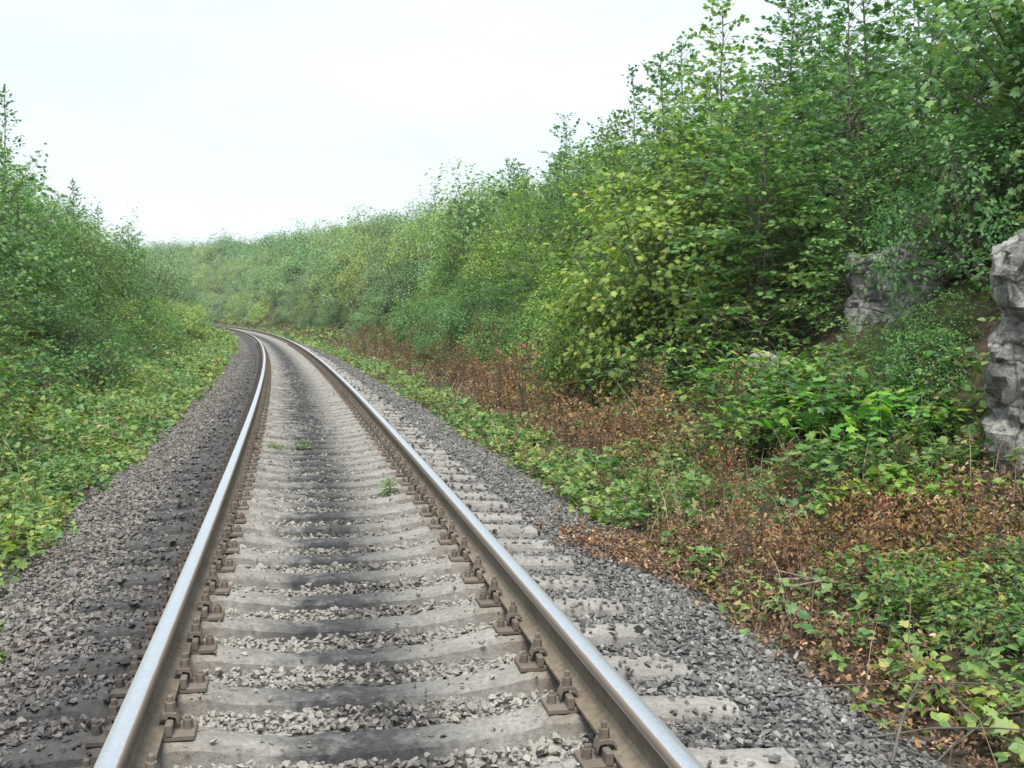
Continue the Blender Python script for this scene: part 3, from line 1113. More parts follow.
def build_vegetation():
    # ---- plants one can single out
    put('maple_shrub', 15.5, 5.3, 1.15, 'yellow-green maple bush with broad tiered leaves, left of the pale rocks', tint=(1.38, 1.2, .75), var=0)
    put('maple_shrub', 13.2, 5.6, 1.0, 'deep green maple bush hanging just left of the smaller rock', tint=(.95, 1.0, .9), var=1)
    put('maple_shrub', 17.5, 4.7, .85, 'light green maple bush above the brown dead growth, tips drooping', tint=(1.2, 1.12, .85), var=2)
    put('maple', 22, 7.9, 1.0, 'tallest maple sapling on the right skyline, narrow pointed top', tint=(.9, .98, .95), sz=1.12, var=0)
    put('spindly', 24.5, 7.9, 1.0, 'airy thin sapling standing clear on the right skyline', sz=1.02)
    put('spindly', 30, -6.9, 1.15, 'tall spindly sapling against the sky on the left bank', sz=1.05)
    put('spindly', 39, -7.0, .95, 'short thin sapling on the left ridge, leaning over lower bushes')
    put('spindly', 50, -7.4, .95, 'thin sapling at the low end of the left ridge')
    put('spindly', 60, 8.6, 1.05, 'slim pale columnar sapling rising alone from the far right ridge', tint=(1.1, 1.1, 1.5), sz=1.2)
    put('dry', 41, 5.3, 1.25, 'rust-brown dead shrub standing among green bushes at the slope foot')
    put('dry', 56, 8.2, 1.0, 'small reddish dead shrub high on the right slope')
    put('dry', 13.0, 4.1, .55, 'low brown dead shrub under the maple bush')
    for (s, d, k, lab) in ((8.9, -2.02, 1.0, 'small pale weed growing in the left ballast by the greenery'),
                           (5.15, -1.62, .8, 'tiny light green weed sprouting from bare stones left of the rails')):
        put('weed', s, d, k, lab, tint=(1.25, 1.15, .9), z=float(ballast_z(s, d)) - .01)
    put('weed', 12.6, -.45, 1.0, 'flat green weed lying between the rails near the left rail', z=.15, sz=.45)
    put('weed', 12.8, -.15, .8, 'green weed by the dark middle of a sleeper between the rails', z=.15, sz=.6)
    put('weed', 9.3, .52, .75, 'green weed between the rails close to the right rail', z=.16, sz=.7)
    put('bramble', 7.7, 4.35, .6, 'green bramble bush at the foot of the large rock', var=0)
    put('bramble', 8.9, 4.9, 1.15, 'big bramble mound in front of the smaller rock', var=1)
    put('bramble', 9.4, 4.1, .9, 'yellowing bramble mound at the slope foot, right of dead growth', var=2, tint=(1.25, 1.1, .9))
    put('bramble', 10.6, 4.5, 1.0, 'pale bramble bush below the low rock, among dry stems', var=0, tint=(1.15, 1.1, 1))
    put('bramble', 5.2, 3.85, .45, 'bramble bush at the base of the rock by the right edge', var=1)
    put('shrub', 9.3, 5.5, .42, 'dark leafy shrub filling the gap between the two bare rocks', var=1)
    put('shrub', 8.9, 5.25, .36, 'low dark shrub tucked beside the left face of the large rock', var=0, tint=(.8, .9, .85))
    put('shrub', 10.0, 5.2, .36, 'mid green shrub in front of the smaller rock base', var=2)
    put('maple_shrub', 9.9, 7.2, .9, 'dark maple bush on the ledge between the two rocks', var=1, tint=(.75, .85, .8))
    put('maple_shrub', 8.7, 7.4, .85, 'dark overhanging maple bush directly above the large rock', var=2, tint=(.75, .85, .8))
    put('bramble', 9.9, 4.75, .9, 'bramble mound between the smaller rock and the pale bramble', var=2)
    put('bramble', 8.3, 4.75, .6, 'bramble bush climbing toward the large rock from its left', var=0)
    for q, (s, d, k, lab) in enumerate(((8.7, 4.55, .85, 'large-leaved creeper mass below and between the two rocks'), (9.4, 4.75, .9, 'creeper with broad bright leaves under the smaller rock'),
                                        (9.9, 4.3, .75, 'broad-leaved creeper at the slope foot left of the bramble mounds'), (7.9, 4.15, .6, 'low creeper spreading from the large rock toward dead leaves'),
                                        (7.0, 4.0, .5, 'small creeper patch among dead leaves before the large rock'), (11.2, 5.0, .8, 'creeper climbing over the low mossy rock'))):
        put('creeper', s, d, k, lab, var=q % 2, tint=(.95, 1, .9))
    for q, (s, d, k) in enumerate(((6.4, 3.3, .9), (5.9, 3.7, 1.0), (6.8, 3.9, .9), (6.0, 3.0, .7), (6.9, 2.75, .8), (7.2, 2.25, .6), (7.0, 1.95, .4), (10.6, 3.6, 1.1), (11.6, 3.2, .9), (12.6, 3.7, 1.2),
                                   (14.2, 3.4, 1.0), (16, 3.9, 1.1), (18.5, 3.5, 1.1), (21, 3.9, 1.2), (24, 3.6, 1.1), (28, 4.0, 1.3), (33, 4.1, 1.3), (3.85, 1.82, .32), (9.9, 2.75, .5), (12.2, 2.35, .45))):
        t = PRNG.uniform(.65, 1.15)
        put('heap', s, d, k, 'heap of cut branches with rust-brown dead leaves on the right verge', None, (t, t * PRNG.uniform(.95, 1.15), t * PRNG.uniform(.7, 1.0)))['group'] = 'heaps of dead branches'
    put('bramble', 5.2, 2.9, .62, 'low leafy bramble clump spilling toward the stones, lower right corner', var=2, tint=(1.15, 1.1, .9))
    put('bramble', 4.6, 3.15, .6, 'dark low bramble clump in the bottom right corner', var=0)
    put('bramble', 8.4, 2.75, .55, 'small bright bramble clump between brown leaves and the ballast', var=1, tint=(1.3, 1.2, .9))
    put('shrub', 11.9, 6.95, .8, 'small dark shrub clinging above the smaller rock', var=1)
    put('shrub', 9.6, 6.4, .95, 'dark leafy shrub overhanging the large rock', var=1)

    for s, d in scatter(9.5, 60, 3.1, 4.7, 1.0, lambda s, d: inview(s, d, .5)):
        put('dry', s, d, PRNG.uniform(.35, .8), 'withered brown plant in the dead belt beside the right verge', 'withered plants in the dead belt', (PRNG.uniform(.6, 1.2), PRNG.uniform(.8, 1.2), PRNG.uniform(.65, 1.05)))
    # ---- right slope, close
    def ok(h, w):
        return lambda s, d: inview(s, d, w) and not blocked(s, d, h, w * .6)
    for s, d in scatter(7.5, 46, 4.5, 6.2, .95, ok(1.8, 1.0)):
        q = PRNG.random()
        nm, ti = TINTS[int(PRNG.choice(4, p=[.25, .42, .2, .13]))]
        if q < .55:
            put('shrub', s, d, PRNG.uniform(.6, .95), f'{nm} leafy shrub at the foot of the right slope', 'shrubs along the foot of the right slope', ti)
        elif q < .8:
            put('maple_shrub', s, d, PRNG.uniform(.5, .75), f'{nm} low maple shrub at the foot of the right slope', 'shrubs along the foot of the right slope', ti)
        else:
            put('bramble', s, d, PRNG.uniform(.9, 1.3), f'{nm} bramble bush at the foot of the right slope', 'brambles along the slope foot', ti)
    for s, d in scatter(8.0, 46, 6.2, 9.2, 1.15, ok(3.0, 1.2)):
        q = PRNG.random()
        nm, ti = TINTS[int(PRNG.choice(4, p=[.3, .42, .18, .1]))]
        k = 1.12 if s < 20 else .86 if s < 33 else 1.0
        if q < .58:
            put('maple', s, d, PRNG.uniform(.72, 1.05) * k, f'{nm} maple sapling on the right slope', 'maple saplings on the right slope', ti)
        elif q < .82:
            put('maple_shrub', s, d, PRNG.uniform(.7, 1.05) * k, f'{nm} bushy maple on the right slope', 'bushy maples on the right slope', ti)
        else:
            put('shrub', s, d, PRNG.uniform(.9, 1.4), f'{nm} leafy shrub higher up the right slope', 'shrubs on the right slope', ti)
    for s, d in scatter(8.0, 46, 9.2, 15, 1.45, ok(3.5, 1.3)):
        nm, ti = TINTS[int(PRNG.choice(4, p=[.15, .45, .3, .1]))]
        put('maple' if PRNG.random() < .75 else 'maple_shrub', s, d, PRNG.uniform(.8, 1.12) * (1.1 if s < 20 else .84 if s < 33 else 1.0), f'{nm} tall tree on the crest of the near right slope', 'trees on the right crest', ti)
    for s, d in scatter(5.4, 9.0, 2.5, 4.4, .55, lambda s, d: inview(s, d, .5)):
        put('dry', s, d, PRNG.uniform(.22, .42), 'small withered plant among dead leaves below the rocks', 'withered plants below the rocks', (PRNG.uniform(.8, 1.3), PRNG.uniform(.9, 1.3), PRNG.uniform(.65, 1.05)))
    for s, d in scatter(120, 360, 15, 30, 11, ok(4, 3)):
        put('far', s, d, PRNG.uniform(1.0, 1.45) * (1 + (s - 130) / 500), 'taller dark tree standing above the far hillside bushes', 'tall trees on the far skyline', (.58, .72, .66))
    # ---- right slope, middle and far
    for s, d in scatter(46, 130, 4.8, 13.5, 2.0, ok(2.5, 1.6)):
        nm, ti = TINTS[int(PRNG.choice(4, p=[.25, .35, .2, .2]))]
        k = (.47 if d < 6.4 else .75 if d < 8.5 else .94) * PRNG.uniform(.55, 1.35) * (1 + (s - 46) / 240)
        put('tree', s, d, k, f'{nm} bushy tree on the right slope toward the bend', 'bushy trees on the middle right slope', ti)
    for s, d in scatter(125, 400, 4.4, 14, 3.7, ok(3, 3)):
        nm, ti = TINTS[int(PRNG.choice(4, p=[.3, .35, .15, .2]))]
        put('far', s, d, PRNG.uniform(.42, .75) * (1 + (s - 130) / 400), f'{nm} low hazy bush at the foot of the far hillside', 'bushes on the far hillside', ti)
    for s, d in scatter(130, 400, 13, 34, 5.2, ok(4, 3)):
        nm, ti = TINTS[int(PRNG.choice(4, p=[.2, .35, .25, .2]))]
        k = (.5 if d < 10 else .9) * PRNG.uniform(.6, 1.35) * (1 + (s - 130) / 400)
        put('far', s, d, k, f'{nm} hazy tree on the far hillside beyond the bend', 'trees on the far hillside', ti)
    # ---- left bank
    for s, d in scatter(12, 48, -6.2, -4.3, .95, ok(1.5, 1.0)):
        q = PRNG.random()
        nm, ti = TINTS[int(PRNG.choice(4, p=[.2, .5, .2, .1]))]
        if q < .5:
            put('bramble', s, d, PRNG.uniform(.9, 1.5), f'{nm} bramble bush at the foot of the left bank', 'brambles at the foot of the left bank', ti)
        else:
            put('shrub', s, d, PRNG.uniform(.45, .85), f'{nm} leafy shrub at the foot of the left bank', 'shrubs at the foot of the left bank', ti)
    for s, d in scatter(16, 50, -10.5, -6.2, 1.25, ok(2.2, 1.2)):
        q = PRNG.random()
        nm, ti = TINTS[int(PRNG.choice(4, p=[.15, .5, .25, .1]))]
        if q < .4:
            put('maple_shrub', s, d, PRNG.uniform(.85, 1.25), f'{nm} maple shrub on the left bank', 'maple shrubs on the left bank', ti)
        elif q < .75:
            put('shrub', s, d, PRNG.uniform(1.0, 1.6), f'{nm} leafy shrub on the left bank', 'shrubs on the left bank', ti)
        else:
            put('maple', s, d, PRNG.uniform(.75, 1.05), f'{nm} maple sapling on the left bank', 'maple saplings on the left bank', ti)
    for s, d in scatter(50, 240, -11, -4.4, 2.3, ok(2.2, 1.6)):
        nm, ti = TINTS[int(PRNG.choice(4, p=[.2, .4, .2, .2]))]
        k = (.42 if d > -6 else .75) * PRNG.uniform(.75, 1.3)
        put('tree', s, d, k, f'{nm} bushy tree along the left bank near the bend', 'bushy trees along the far left bank', ti)


# ------------------------------------------------------------------ ground cover
def herbs(mb, s, d, h, nl, leaf, r, tpl='simple', z=None, tall=1.0):
    """small leafy plants: nl leaves each, whorled up a short stem"""
    n = len(s)
    x, y = P(s, d)
    z = terrain(s, d) if z is None else z
    base = np.stack([x, y, z], -1)
    lean = r.normal(0, .25, (n, 1, 2))
    f = r.uniform(.25, 1.0, (n, nl))
    az = r.uniform(0, 6.28, (n, nl))
    el = r.normal(.15, .35, (n, nl))
    p = np.zeros((n, nl, 3))
    hh = h[:, None] * f
    out = leaf[:, None] * r.uniform(.1, 1.1, (n, nl))
    p[..., 0] = base[:, None, 0] + lean[..., 0] * hh + np.cos(az) * out
    p[..., 1] = base[:, None, 1] + lean[..., 1] * hh + np.sin(az) * out
    p[..., 2] = base[:, None, 2] + hh
    dv = np.stack([np.cos(az), np.sin(az), el], -1)
    jt = .9 if tpl == 'curl' else .55
    nn = np.stack([r.normal(0, jt, (n, nl)), r.normal(0, jt, (n, nl)), np.ones((n, nl))], -1)
    sz = leaf[:, None] * r.uniform(.6, 1.3, (n, nl))
    add_leaves(mb, tpl, p.reshape(-1, 3), dv.reshape(-1, 3), nn.reshape(-1, 3), sz.ravel(), widen=1.25)


def blades(mb, s, d, h, r, w=.006, mi=0):
    n = len(s)
    x, y = P(s, d)
    z = terrain(s, d) - .01
    az = r.uniform(0, 6.28, n)
    bend = r.uniform(.1, .7, n)
    pz = r.uniform(0, 6.28, n)
    tx, ty = np.cos(az), np.sin(az)
    wx, wy = np.cos(pz) * w, np.sin(pz) * w
    V = np.zeros((n, 5, 3))
    V[:, 0] = np.stack([x - wx, y - wy, z], -1)
    V[:, 1] = np.stack([x + wx, y + wy, z], -1)
    mx, my, mz = x + tx * h * bend * .35, y + ty * h * bend * .35, z + h * .62
    V[:, 2] = np.stack([mx + wx * .8, my + wy * .8, mz], -1)
    V[:, 3] = np.stack([mx - wx * .8, my - wy * .8, mz], -1)
    V[:, 4] = np.stack([x + tx * h * bend, y + ty * h * bend, z + h], -1)
    b = (np.arange(n) * 5)[:, None]
    mb.add(V.reshape(-1, 3), b + np.array([[0, 1, 2, 3]]), mi)
    n0 = mb.n - n * 5
    mb.f.setdefault(3, []).append(b + n0 + np.array([[3, 2, 4]]))
    mb.m.setdefault(3, []).append(np.full(n, mi))


def green_mask(s, d):
    """share of green weeds on the right verge; the rest is dead growth"""
    g = .45 + .70 * wob(s, d, .55) + .45 * wob(s, d, 1.9)
    g = np.where((d < 2.9) & (s > 10), g + .65, g)                      # green ribbon along the stones
    g = np.where((d > 2.9) & (d < 4.6) & (s > 12), g - .38, g)          # dead brown belt behind it
    g = np.where((s > 6.2) & (s < 8.0) & (d < 3.0), g - .9, g)          # tongue of dead leaves over the ballast
    g = np.where((s > 5.4) & (s < 7.4) & (d > 2.9), g - .12, g)
    g = np.where((s < 5.6) & (d > 2.3), g + .45, g)
    g = np.where((s > 8.2) & (s < 11) & (d < 3.2), g + .5, g)
    return np.clip(g, 0, 1)


def build_cover():
    r = np.random.default_rng(9)
    g = MB()
    lit = MB()
    st = MB()
    gr = MB()
    # left verge and bank foot
    for (s0, s1, dens, hf, lf, nl) in ((3, 14, 75, 1.0, 1.0, 9), (14, 30, 42, 1.05, 1.25, 8), (30, 70, 15, 1.15, 1.9, 7), (70, 400, 3.6, 1.5, 3.8, 6)):
        n = int((s1 - s0) * 4.0 * dens)
        s = r.uniform(s0, s1, n)
        d = -r.uniform(1.75, 5.75, n)
        e = 1.95 + .20 * wob(s, 0, 1.0) + .10 * wob(s, 3, 3.1)
        k = (r.random(n) < np.clip((-d - e) / .25, 0, 1))
        s, d = s[k], d[k]
        big = wob(s, d, .8)
        h = np.clip(.15 + .17 * big + .10 * wob(s, d, 2.3) + r.uniform(0, .12, len(s)) + np.clip(-d - 2.4, 0, 2) * .08, .04, .7) * hf
        leaf = (.048 + .022 * r.random(len(s)) + .014 * np.clip(big, 0, 1)) * lf
        q = r.random(len(s))
        for a, b, tp, mul in ((0, .5, 'simple', .85), (.5, .8, 'trifol', 1.3), (.8, 1, 'maple', 1.0)):
            w = (q >= a) & (q < b)
            herbs(g, s[w], d[w], h[w], nl, leaf[w] * mul, r, tp)
        if s0 < 60:
            k = (r.random(len(s)) < .055) & (-d > 2.25)
            herbs(g, s[k], d[k], r.uniform(.35, .75, k.sum()) * hf, 16, leaf[k] * .95, r)
            kk = np.flatnonzero(k).repeat(3)
            blades(gr, s[kk] + r.normal(0, .03, len(kk)), d[kk] + r.normal(0, .03, len(kk)), r.uniform(.35, .85, len(kk)) * hf, r, .003 * lf)
        k = r.random(len(s)) < .10
        herbs(lit, s[k], d[k], h[k], max(3, nl - 4), leaf[k] * .9, r, 'curl')
        m = int(len(s) * .5)
        kk = r.integers(0, len(s), m)
        blades(gr, s[kk] + r.normal(0, .1, m), d[kk] - .05, h[kk] * r.uniform(.8, 1.6, m), r, .004 * lf)
    # creeping plants on the left bank slope and the right slope
    for sgn, d0, d1 in ((-1, 4.6, 9.5), (1, 4.4, 9.5)):
        for (s0, s1, dens, lf) in ((4, 24, 26, 1.15), (24, 60, 9, 1.9)):
            n = int((s1 - s0) * (d1 - d0) * dens)
            s = r.uniform(s0, s1, n)
            d = sgn * r.uniform(d0, d1, n)
            k = np.ones(n, bool)
            if sgn > 0:
                k = ~((np.abs(s - 6.0) < 1.35) & (d > 4.75) & (d < 6.8)) & ~((np.abs(s - 10.8) < .6) & (d > 5.4) & (d < 6.7))
            s, d = s[k], d[k]
            herbs(g, s, d, r.uniform(.1, .4, len(s)), 8, r.uniform(.05, .085, len(s)) * lf, r)
    # right verge: green weeds, dead leaves, dry stalks
    for (s0, s1, dens, lf, nl) in ((2.8, 10, 85, 1.0, 8), (10, 22, 55, 1.2, 8), (22, 60, 17, 1.8, 7), (60, 400, 3.6, 3.6, 6)):
        n = int((s1 - s0) * 3.2 * dens)
        s = r.uniform(s0, s1, n)
        d = r.uniform(1.7, 4.9, n)
        e = 1.97 + .16 * wob(s, 0, 1.2) + .10 * wob(s, 5, 3.3)
        ed = np.clip((d - e) / .2, 0, 1)
        gm = green_mask(s, d)
        if s0 >= 60:
            gm = np.maximum(gm, .6)
        k = r.random(n) < ed * gm
        sg, dg = s[k], d[k]
        h = np.clip(.10 + .09 * wob(sg, dg, .9) + r.uniform(0, .14, k.sum()) + np.clip(dg - 3, 0, 2) * .06, .04, .55)
        q = r.random(k.sum())
        for a, b, tp, mul in ((0, .45, 'simple', .8), (.45, .75, 'trifol', 1.25), (.75, 1, 'maple', 1.1)):
            w = (q >= a) & (q < b)
            herbs(g, sg[w], dg[w], h[w], nl, (.040 + .024 * r.random(w.sum())) * lf * mul, r, tp)
        m = int(k.sum() * .35)
        kk = r.integers(0, max(1, k.sum()), m)
        blades(gr, sg[kk] + r.normal(0, .08, m), dg[kk], h[kk] * r.uniform(.8, 1.7, m), r, .0035 * lf)
        # dead leaves
        k = r.random(n) < ed * np.clip(1.12 - gm, .15, 1)
        sd, dd = s[k], d[k]
        hd = np.clip(.05 + r.uniform(0, .16, k.sum()) + np.clip(wob(sd, dd, 1.1), 0, 1) * .18, .02, .5)
        herbs(lit, sd, dd, hd, nl + 11, (.016 + .018 * r.random(k.sum())) * lf, r, 'curl')
        # standing and fallen dry stalks
        m = int(k.sum() * (.6 if s0 < 30 else .5))
        if m:
            kk = r.integers(0, k.sum(), m)
            blades(st, sd[kk] + r.normal(0, .1, m), dd[kk] + r.normal(0, .06, m), (hd[kk] + .08) * r.uniform(.8, 2.2, m), r, .0032 * lf)
    # tongue of dead leaves lying over the ballast, and stray leaves
    n = 1500
    s = r.normal(7.05, .40, n)
    d = 1.35 + r.beta(2.6, 1.6, n) * 1.4
    zz = np.maximum(terrain(s, d), ballast_z(s, d)) + .01
    herbs(lit, s, d, r.uniform(.01, .09, n), 6, r.uniform(.018, .036, n), r, 'curl', z=zz)
    n = 800
    s = r.uniform(2.8, 6.2, n)
    d = 1.8 + r.beta(3, 1.5, n) * .9
    zz = np.maximum(terrain(s, d), ballast_z(s, d)) + .01
    herbs(lit, s, d, r.uniform(.01, .07, n), 6, r.uniform(.02, .045, n), r, 'curl', z=zz)
    # dead maple foliage lying below the large rock
    n = 650
    s = r.normal(6.5, .75, n)
    d = r.normal(3.75, .50, n)
    herbs(lit, s, d, r.uniform(.02, .30, n), 14, r.uniform(.02, .045, n), r, 'curl')
    tag(link('green_weeds', g.mesh('green_weeds', M['herb'], False)), 'low green leafy weeds carpeting both verges of the track', 'weeds', kind='stuff')
    tag(link('leaf_litter', lit.mesh('leaf_litter', M['dry'], False)), 'brown dead leaves and withered growth along the verges', 'leaf litter', kind='stuff')
    tag(link('dry_grass', st.mesh('dry_grass', M['stalk'], False)), 'dry straw coloured stalks in the dead growth', 'dry grass', kind='stuff')
    tag(link('grass', gr.mesh('grass', M['grass'], False)), 'thin green grass blades among the verge weeds', 'grass', kind='stuff')


# ------------------------------------------------------------------ rocks, branches, posts
def build_rock(s, d, size, z, rz, seed, label, lean=0.0):
    import bmesh
    bm = bmesh.new()
    bmesh.ops.create_cube(bm, size=2)
    bmesh.ops.subdivide_edges(bm, edges=bm.edges, cuts=63, use_grid_fill=True)
    o = Vector((seed * 13.7, seed * 5.1, seed * 2.3))
    for v in bm.verts:
        c = v.co.copy()
        p = Vector([q * (1 - .07 * (max(0, sorted(map(abs, c))[1] - .7) / .3) ** 2) for q in c])   # eased corners
        p = Vector((p.x * size[0], p.y * size[1], p.z * size[2]))
        c = Vector([math.copysign(abs(q) ** 5, q) for q in c])
        wv = Vector((p.x, p.y, p.z)) + .03 * mnoise.noise_vector(p * 1.7 + o)
        n1 = mnoise.fractal(p * .9 + o, 1.0, 2.0, 3)
        k = .13 * n1 - .06
        for fx, fz, amp, crk in ((1.2, 2.3, .15, .03), (3.1, 5.6, .07, .012)):
            q = Vector((wv.x * fx, wv.y * fx, wv.z * fz)) + o
            dist, pts = mnoise.voronoi(q)
            k += amp * max(-1.0, min(1.0, 2 * mnoise.noise(pts[0] * 5.3))) * .6
            k -= crk * math.exp(-((dist[1] - dist[0]) / .07) ** 2)
        k += .05 * mnoise.fractal(p * 5 + o, 1.0, 2.0, 4) + .016 * mnoise.fractal(p * 17 + o, 1.0, 2.0, 3)
        p += c.normalized() * k
        p.x += lean * p.z
        v.co = p
    me = bpy.data.meshes.new('limestone_rock')
    bm.to_mesh(me)
    bm.free()
    me.materials.append(M['lime'])
    me.polygons.foreach_set('use_smooth', np.full(len(me.polygons), True))
    me.set_sharp_from_angle(angle=R(28))
    ob = link('limestone_rock', me)
    x, y = P(s, d)
    ob.location = (float(x), float(y), z)
    ob.rotation_euler = (0, 0, rz)
    tag(ob, label, 'rock')
    return ob


def build_branch(p, az, L, r0, label, sag=.1, fork=True, seed=0, rise=.1):
    r = np.random.default_rng(300 + seed)
    s, d = p
    x, y = (float(v) for v in P(s, d))
    z0 = max(float(terrain(s, d)), float(ballast_z(s, d)) if d < 2.2 else -9)
    mb = MB()
    n = 9
    t = np.linspace(0, 1, n)
    pts = np.stack([np.cos(az) * L * t, np.sin(az) * L * t, rise * np.sin(t * 2.6) + r0 + (.05 if d < 4 else 0) * t], -1)
    pts[:, :2] += np.cumsum(r.normal(0, L * .012, (n, 2)), axis=0)
    tube(mb, pts, np.linspace(r0, r0 * .35, n), 6)
    if fork:
        for q in range(3):
            f = r.uniform(.3, .8)
            b = np.array([np.interp(f, t, pts[:, c]) for c in range(3)])
            a2 = az + r.choice([-1, 1]) * r.uniform(.4, .9)
            l = L * r.uniform(.2, .4)
            e = np.array([math.cos(a2), math.sin(a2), r.uniform(-.05, .3)])
            tube(mb, [b, b + e * l * .5 + r.normal(0, .01, 3), b + e * l], [r0 * .5, r0 * .35, r0 * .2], 5)
    o = link('fallen_branch', mb.mesh('fallen_branch', M['bark' if d < 2.2 or s > 8 else 'wood'], True))
    o.location = (x, y, z0)
    tag(o, label, 'branch')


def build_rest():
    build_rock(6.05, 6.33, (1.62, 1.45, 1.45), .85, TH0, 1, 'large pale limestone rock face beside the right edge, dark weathered streaks')
    build_rock(11.2, 6.80, (.95, .66, .90), 1.60, TH0 + .2, 2, 'smaller grey limestone rock half hidden by maple leaves', .05)
    build_rock(12.3, 5.6, (.42, .5, .38), .80, TH0 + .5, 3, 'low mossy rock among dry stems below the smaller rock')
    br = [((6.5, 3.25), .25, 1.9, .016, 'long pale dry branch lying across dead leaves toward the rock', .12),
          ((6.0, 3.4), .05, 1.3, .012, 'thin grey branch resting on brown leaves near right edge', .18),
          ((5.55, 3.05), 2.9, .7, .015, 'short thick stick bedded in the brown leaves', .05),
          ((3.80, 1.86), -.50, 1.0, .005, 'dark twiggy branch along the ballast edge in the bottom right corner', .10),
          ((3.50, 1.78), 1.0, .6, .007, 'dark curved stick poking out over the stones at bottom right', .16),
          ((4.35, 1.80), -.42, 1.3, .004, 'long thin dark twig lying from the stones into the weeds', .10),
          ((3.62, 2.02), .5, .6, .005, 'forked dry twig among dead leaves at the bottom right', .14),
          ((8.6, 3.9), 2.2, .8, .005, 'bare upright stem leaning in the brambles', .5),
          ((11.8, 4.6), 1.9, 1.2, .006, 'slanting bare stem in front of the maple bush', .9),
          ((15.5, 3.5), .2, 1.4, .014, 'grey branch lying in the brown dead belt', .1)]
    for i, (p, az, L, r0, lab, rise) in enumerate(br):
        build_branch(p, az, L, r0, lab, seed=i, rise=rise)
    # thin wooden post on the right ridge
    for (s, d, h, lab) in ((50, 9.0, 4.55, 'weathered bare wooden post poking above the right ridge bushes'),):
        x, y = (float(v) for v in P(s, d))
        root = bpy.data.objects.new('wooden_post', None)
        COL.objects.link(root)
        root.location = (x, y, float(terrain(s, d)))
        tag(root, lab, 'post')
        mb = MB()
        tube(mb, [(0, 0, -.3), (.02, 0, h * .5), (.05, .01, h)], [.065, .058, .05], 10)
        link('shaft', mb.mesh('shaft', M['wood'], True), root)
        mb = MB()
        tube(mb, [(.05, .01, h - .01), (.05, .01, h + .05), (.05, .01, h + .12)], [.056, .045, .01], 10)
        link('cap', mb.mesh('cap', M['wood'], True), root)
    s, d = 104, 7.6
    x, y = (float(v) for v in P(s, d))
    root = bpy.data.objects.new('utility_pole', None)
    COL.objects.link(root)
    root.location = (x, y, float(terrain(s, d)))
    tag(root, 'distant wooden pole with a crossarm rising from the trees', 'pole')
    mb = MB()
    h = 5.4
    tube(mb, [(0, 0, -.3), (0, 0, h)], [.11, .08], 10)
    link('shaft', mb.mesh('shaft', M['wood'], True), root)
    mb = MB()
    prism(mb, (0, -.11, h - .55), (1.7, .09, .11), .01)
    link('crossarm', mb.mesh('crossarm', M['wood'], False), root)


# ------------------------------------------------------------------ haze, light, camera
def build_haze(density):
    import bmesh
    bm = bmesh.new()
    bmesh.ops.create_cube(bm, size=1)
    me = bpy.data.meshes.new('haze')
    bm.to_mesh(me)
    bm.free()
    o = link('haze', me)
    xs0, xs1, ys0, ys1, z0, z1 = -1150, 800, -250, 1250, -2.0, 42
    o.scale = (xs1 - xs0, ys1 - ys0, z1 - z0)
    o.location = ((xs0 + xs1) / 2, (ys0 + ys1) / 2, (z0 + z1) / 2)
    t = NT('hazy_air')
    v = t.n('ShaderNodeVolumePrincipled')
    v.inputs['Color'].default_value = (.93, .97, 1, 1)
    v.inputs['Density'].default_value = density
    v.inputs['Anisotropy'].default_value = .2
    t.nt.links.new(v.outputs[0], t.out.inputs['Volume'])
    me.materials.append(t.mat)
    tag(o, 'thin pale haze filling the cutting', 'haze', kind='stuff')


SUN_EL, SUN_AZ = 62.0, 183.0     # azimuth measured clockwise from +Y


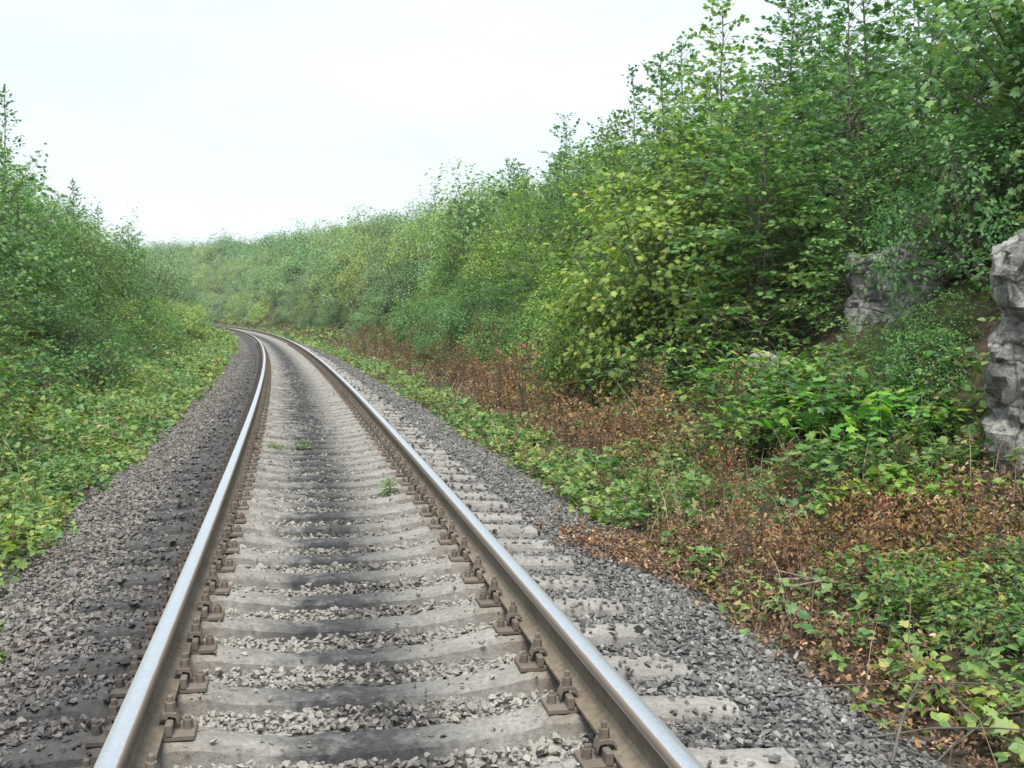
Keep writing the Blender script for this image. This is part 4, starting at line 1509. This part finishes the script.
def build_light():
    w = bpy.data.worlds.new('World')
    scene.world = w
    w.use_nodes = True
    nt = w.node_tree
    nt.nodes.clear()
    out = nt.nodes.new('ShaderNodeOutputWorld')
    bg = nt.nodes.new('ShaderNodeBackground')
    sky = nt.nodes.new('ShaderNodeTexSky')
    sky.sky_type = 'NISHITA'
    sky.sun_disc = False
    sky.sun_elevation = R(SUN_EL)
    sky.sun_rotation = R(SUN_AZ)
    sky.dust_density = 3
    tc = nt.nodes.new('ShaderNodeTexCoord')
    mp = nt.nodes.new('ShaderNodeMapping')
    mp.inputs['Scale'].default_value = (1.5, 1.5, 5)
    nz = nt.nodes.new('ShaderNodeTexNoise')
    nz.inputs['Scale'].default_value = 1.6
    nz.inputs['Detail'].default_value = 5
    rp = nt.nodes.new('ShaderNodeValToRGB')
    rp.color_ramp.elements[0].position = .3
    rp.color_ramp.elements[0].color = (.66, .66, .66, 1)
    rp.color_ramp.elements[1].position = .7
    rp.color_ramp.elements[1].color = (.98, .98, .98, 1)
    mx = nt.nodes.new('ShaderNodeMix')
    mx.data_type = 'RGBA'
    mx.inputs[7].default_value = (5.35, 6.0, 6.25, 1)      # bright overcast cloud
    L = nt.links.new
    L(tc.outputs['Generated'], mp.inputs[0])
    L(mp.outputs[0], nz.inputs['Vector'])
    L(nz.outputs['Fac'], rp.inputs[0])
    L(rp.outputs[0], mx.inputs['Factor'])
    L(sky.outputs[0], mx.inputs[6])
    L(mx.outputs[2], bg.inputs['Color'])
    bg.inputs['Strength'].default_value = .10
    L(bg.outputs[0], out.inputs[0])
    sl = bpy.data.lights.new('sun', 'SUN')
    sl.energy = 3.1
    sl.angle = R(28)
    sl.color = (1, .975, .935)
    so = bpy.data.objects.new('sun', sl)
    COL.objects.link(so)
    a, e = R(SUN_AZ), R(SUN_EL)
    to_sun = Vector((math.sin(a) * math.cos(e), math.cos(a) * math.cos(e), math.sin(e)))
    so.rotation_euler = to_sun.to_track_quat('Z', 'Y').to_euler()


def build_camera():
    c = bpy.data.cameras.new('camera')
    c.sensor_width = 36
    c.lens = FPX / 1024 * 36
    c.clip_start = .05
    c.clip_end = 5000
    o = bpy.data.objects.new('camera', c)
    COL.objects.link(o)
    o.location = (0, 0, CAMZ)
    o.rotation_euler = (math.pi / 2 - math.atan((384 - HORIZ) / FPX), 0, 0)
    scene.camera = o


build_ground()
build_ballast()
build_stones()
build_track()
build_kinds()
build_vegetation()
build_cover()
build_rest()
build_haze(.00036)
build_light()
build_camera()

vs = scene.view_settings
vs.view_transform = 'Standard'
vs.look = 'None'
vs.gamma = 1
vs.use_curve_mapping = False
vs.exposure = .98
scene.render.engine = 'CYCLES'
cy = scene.cycles
cy.max_bounces = 8
cy.diffuse_bounces = 4
cy.glossy_bounces = 2
cy.transmission_bounces = 4
cy.volume_bounces = 1
cy.transparent_max_bounces = 4
cy.sample_clamp_indirect = 6
cy.use_denoising = True
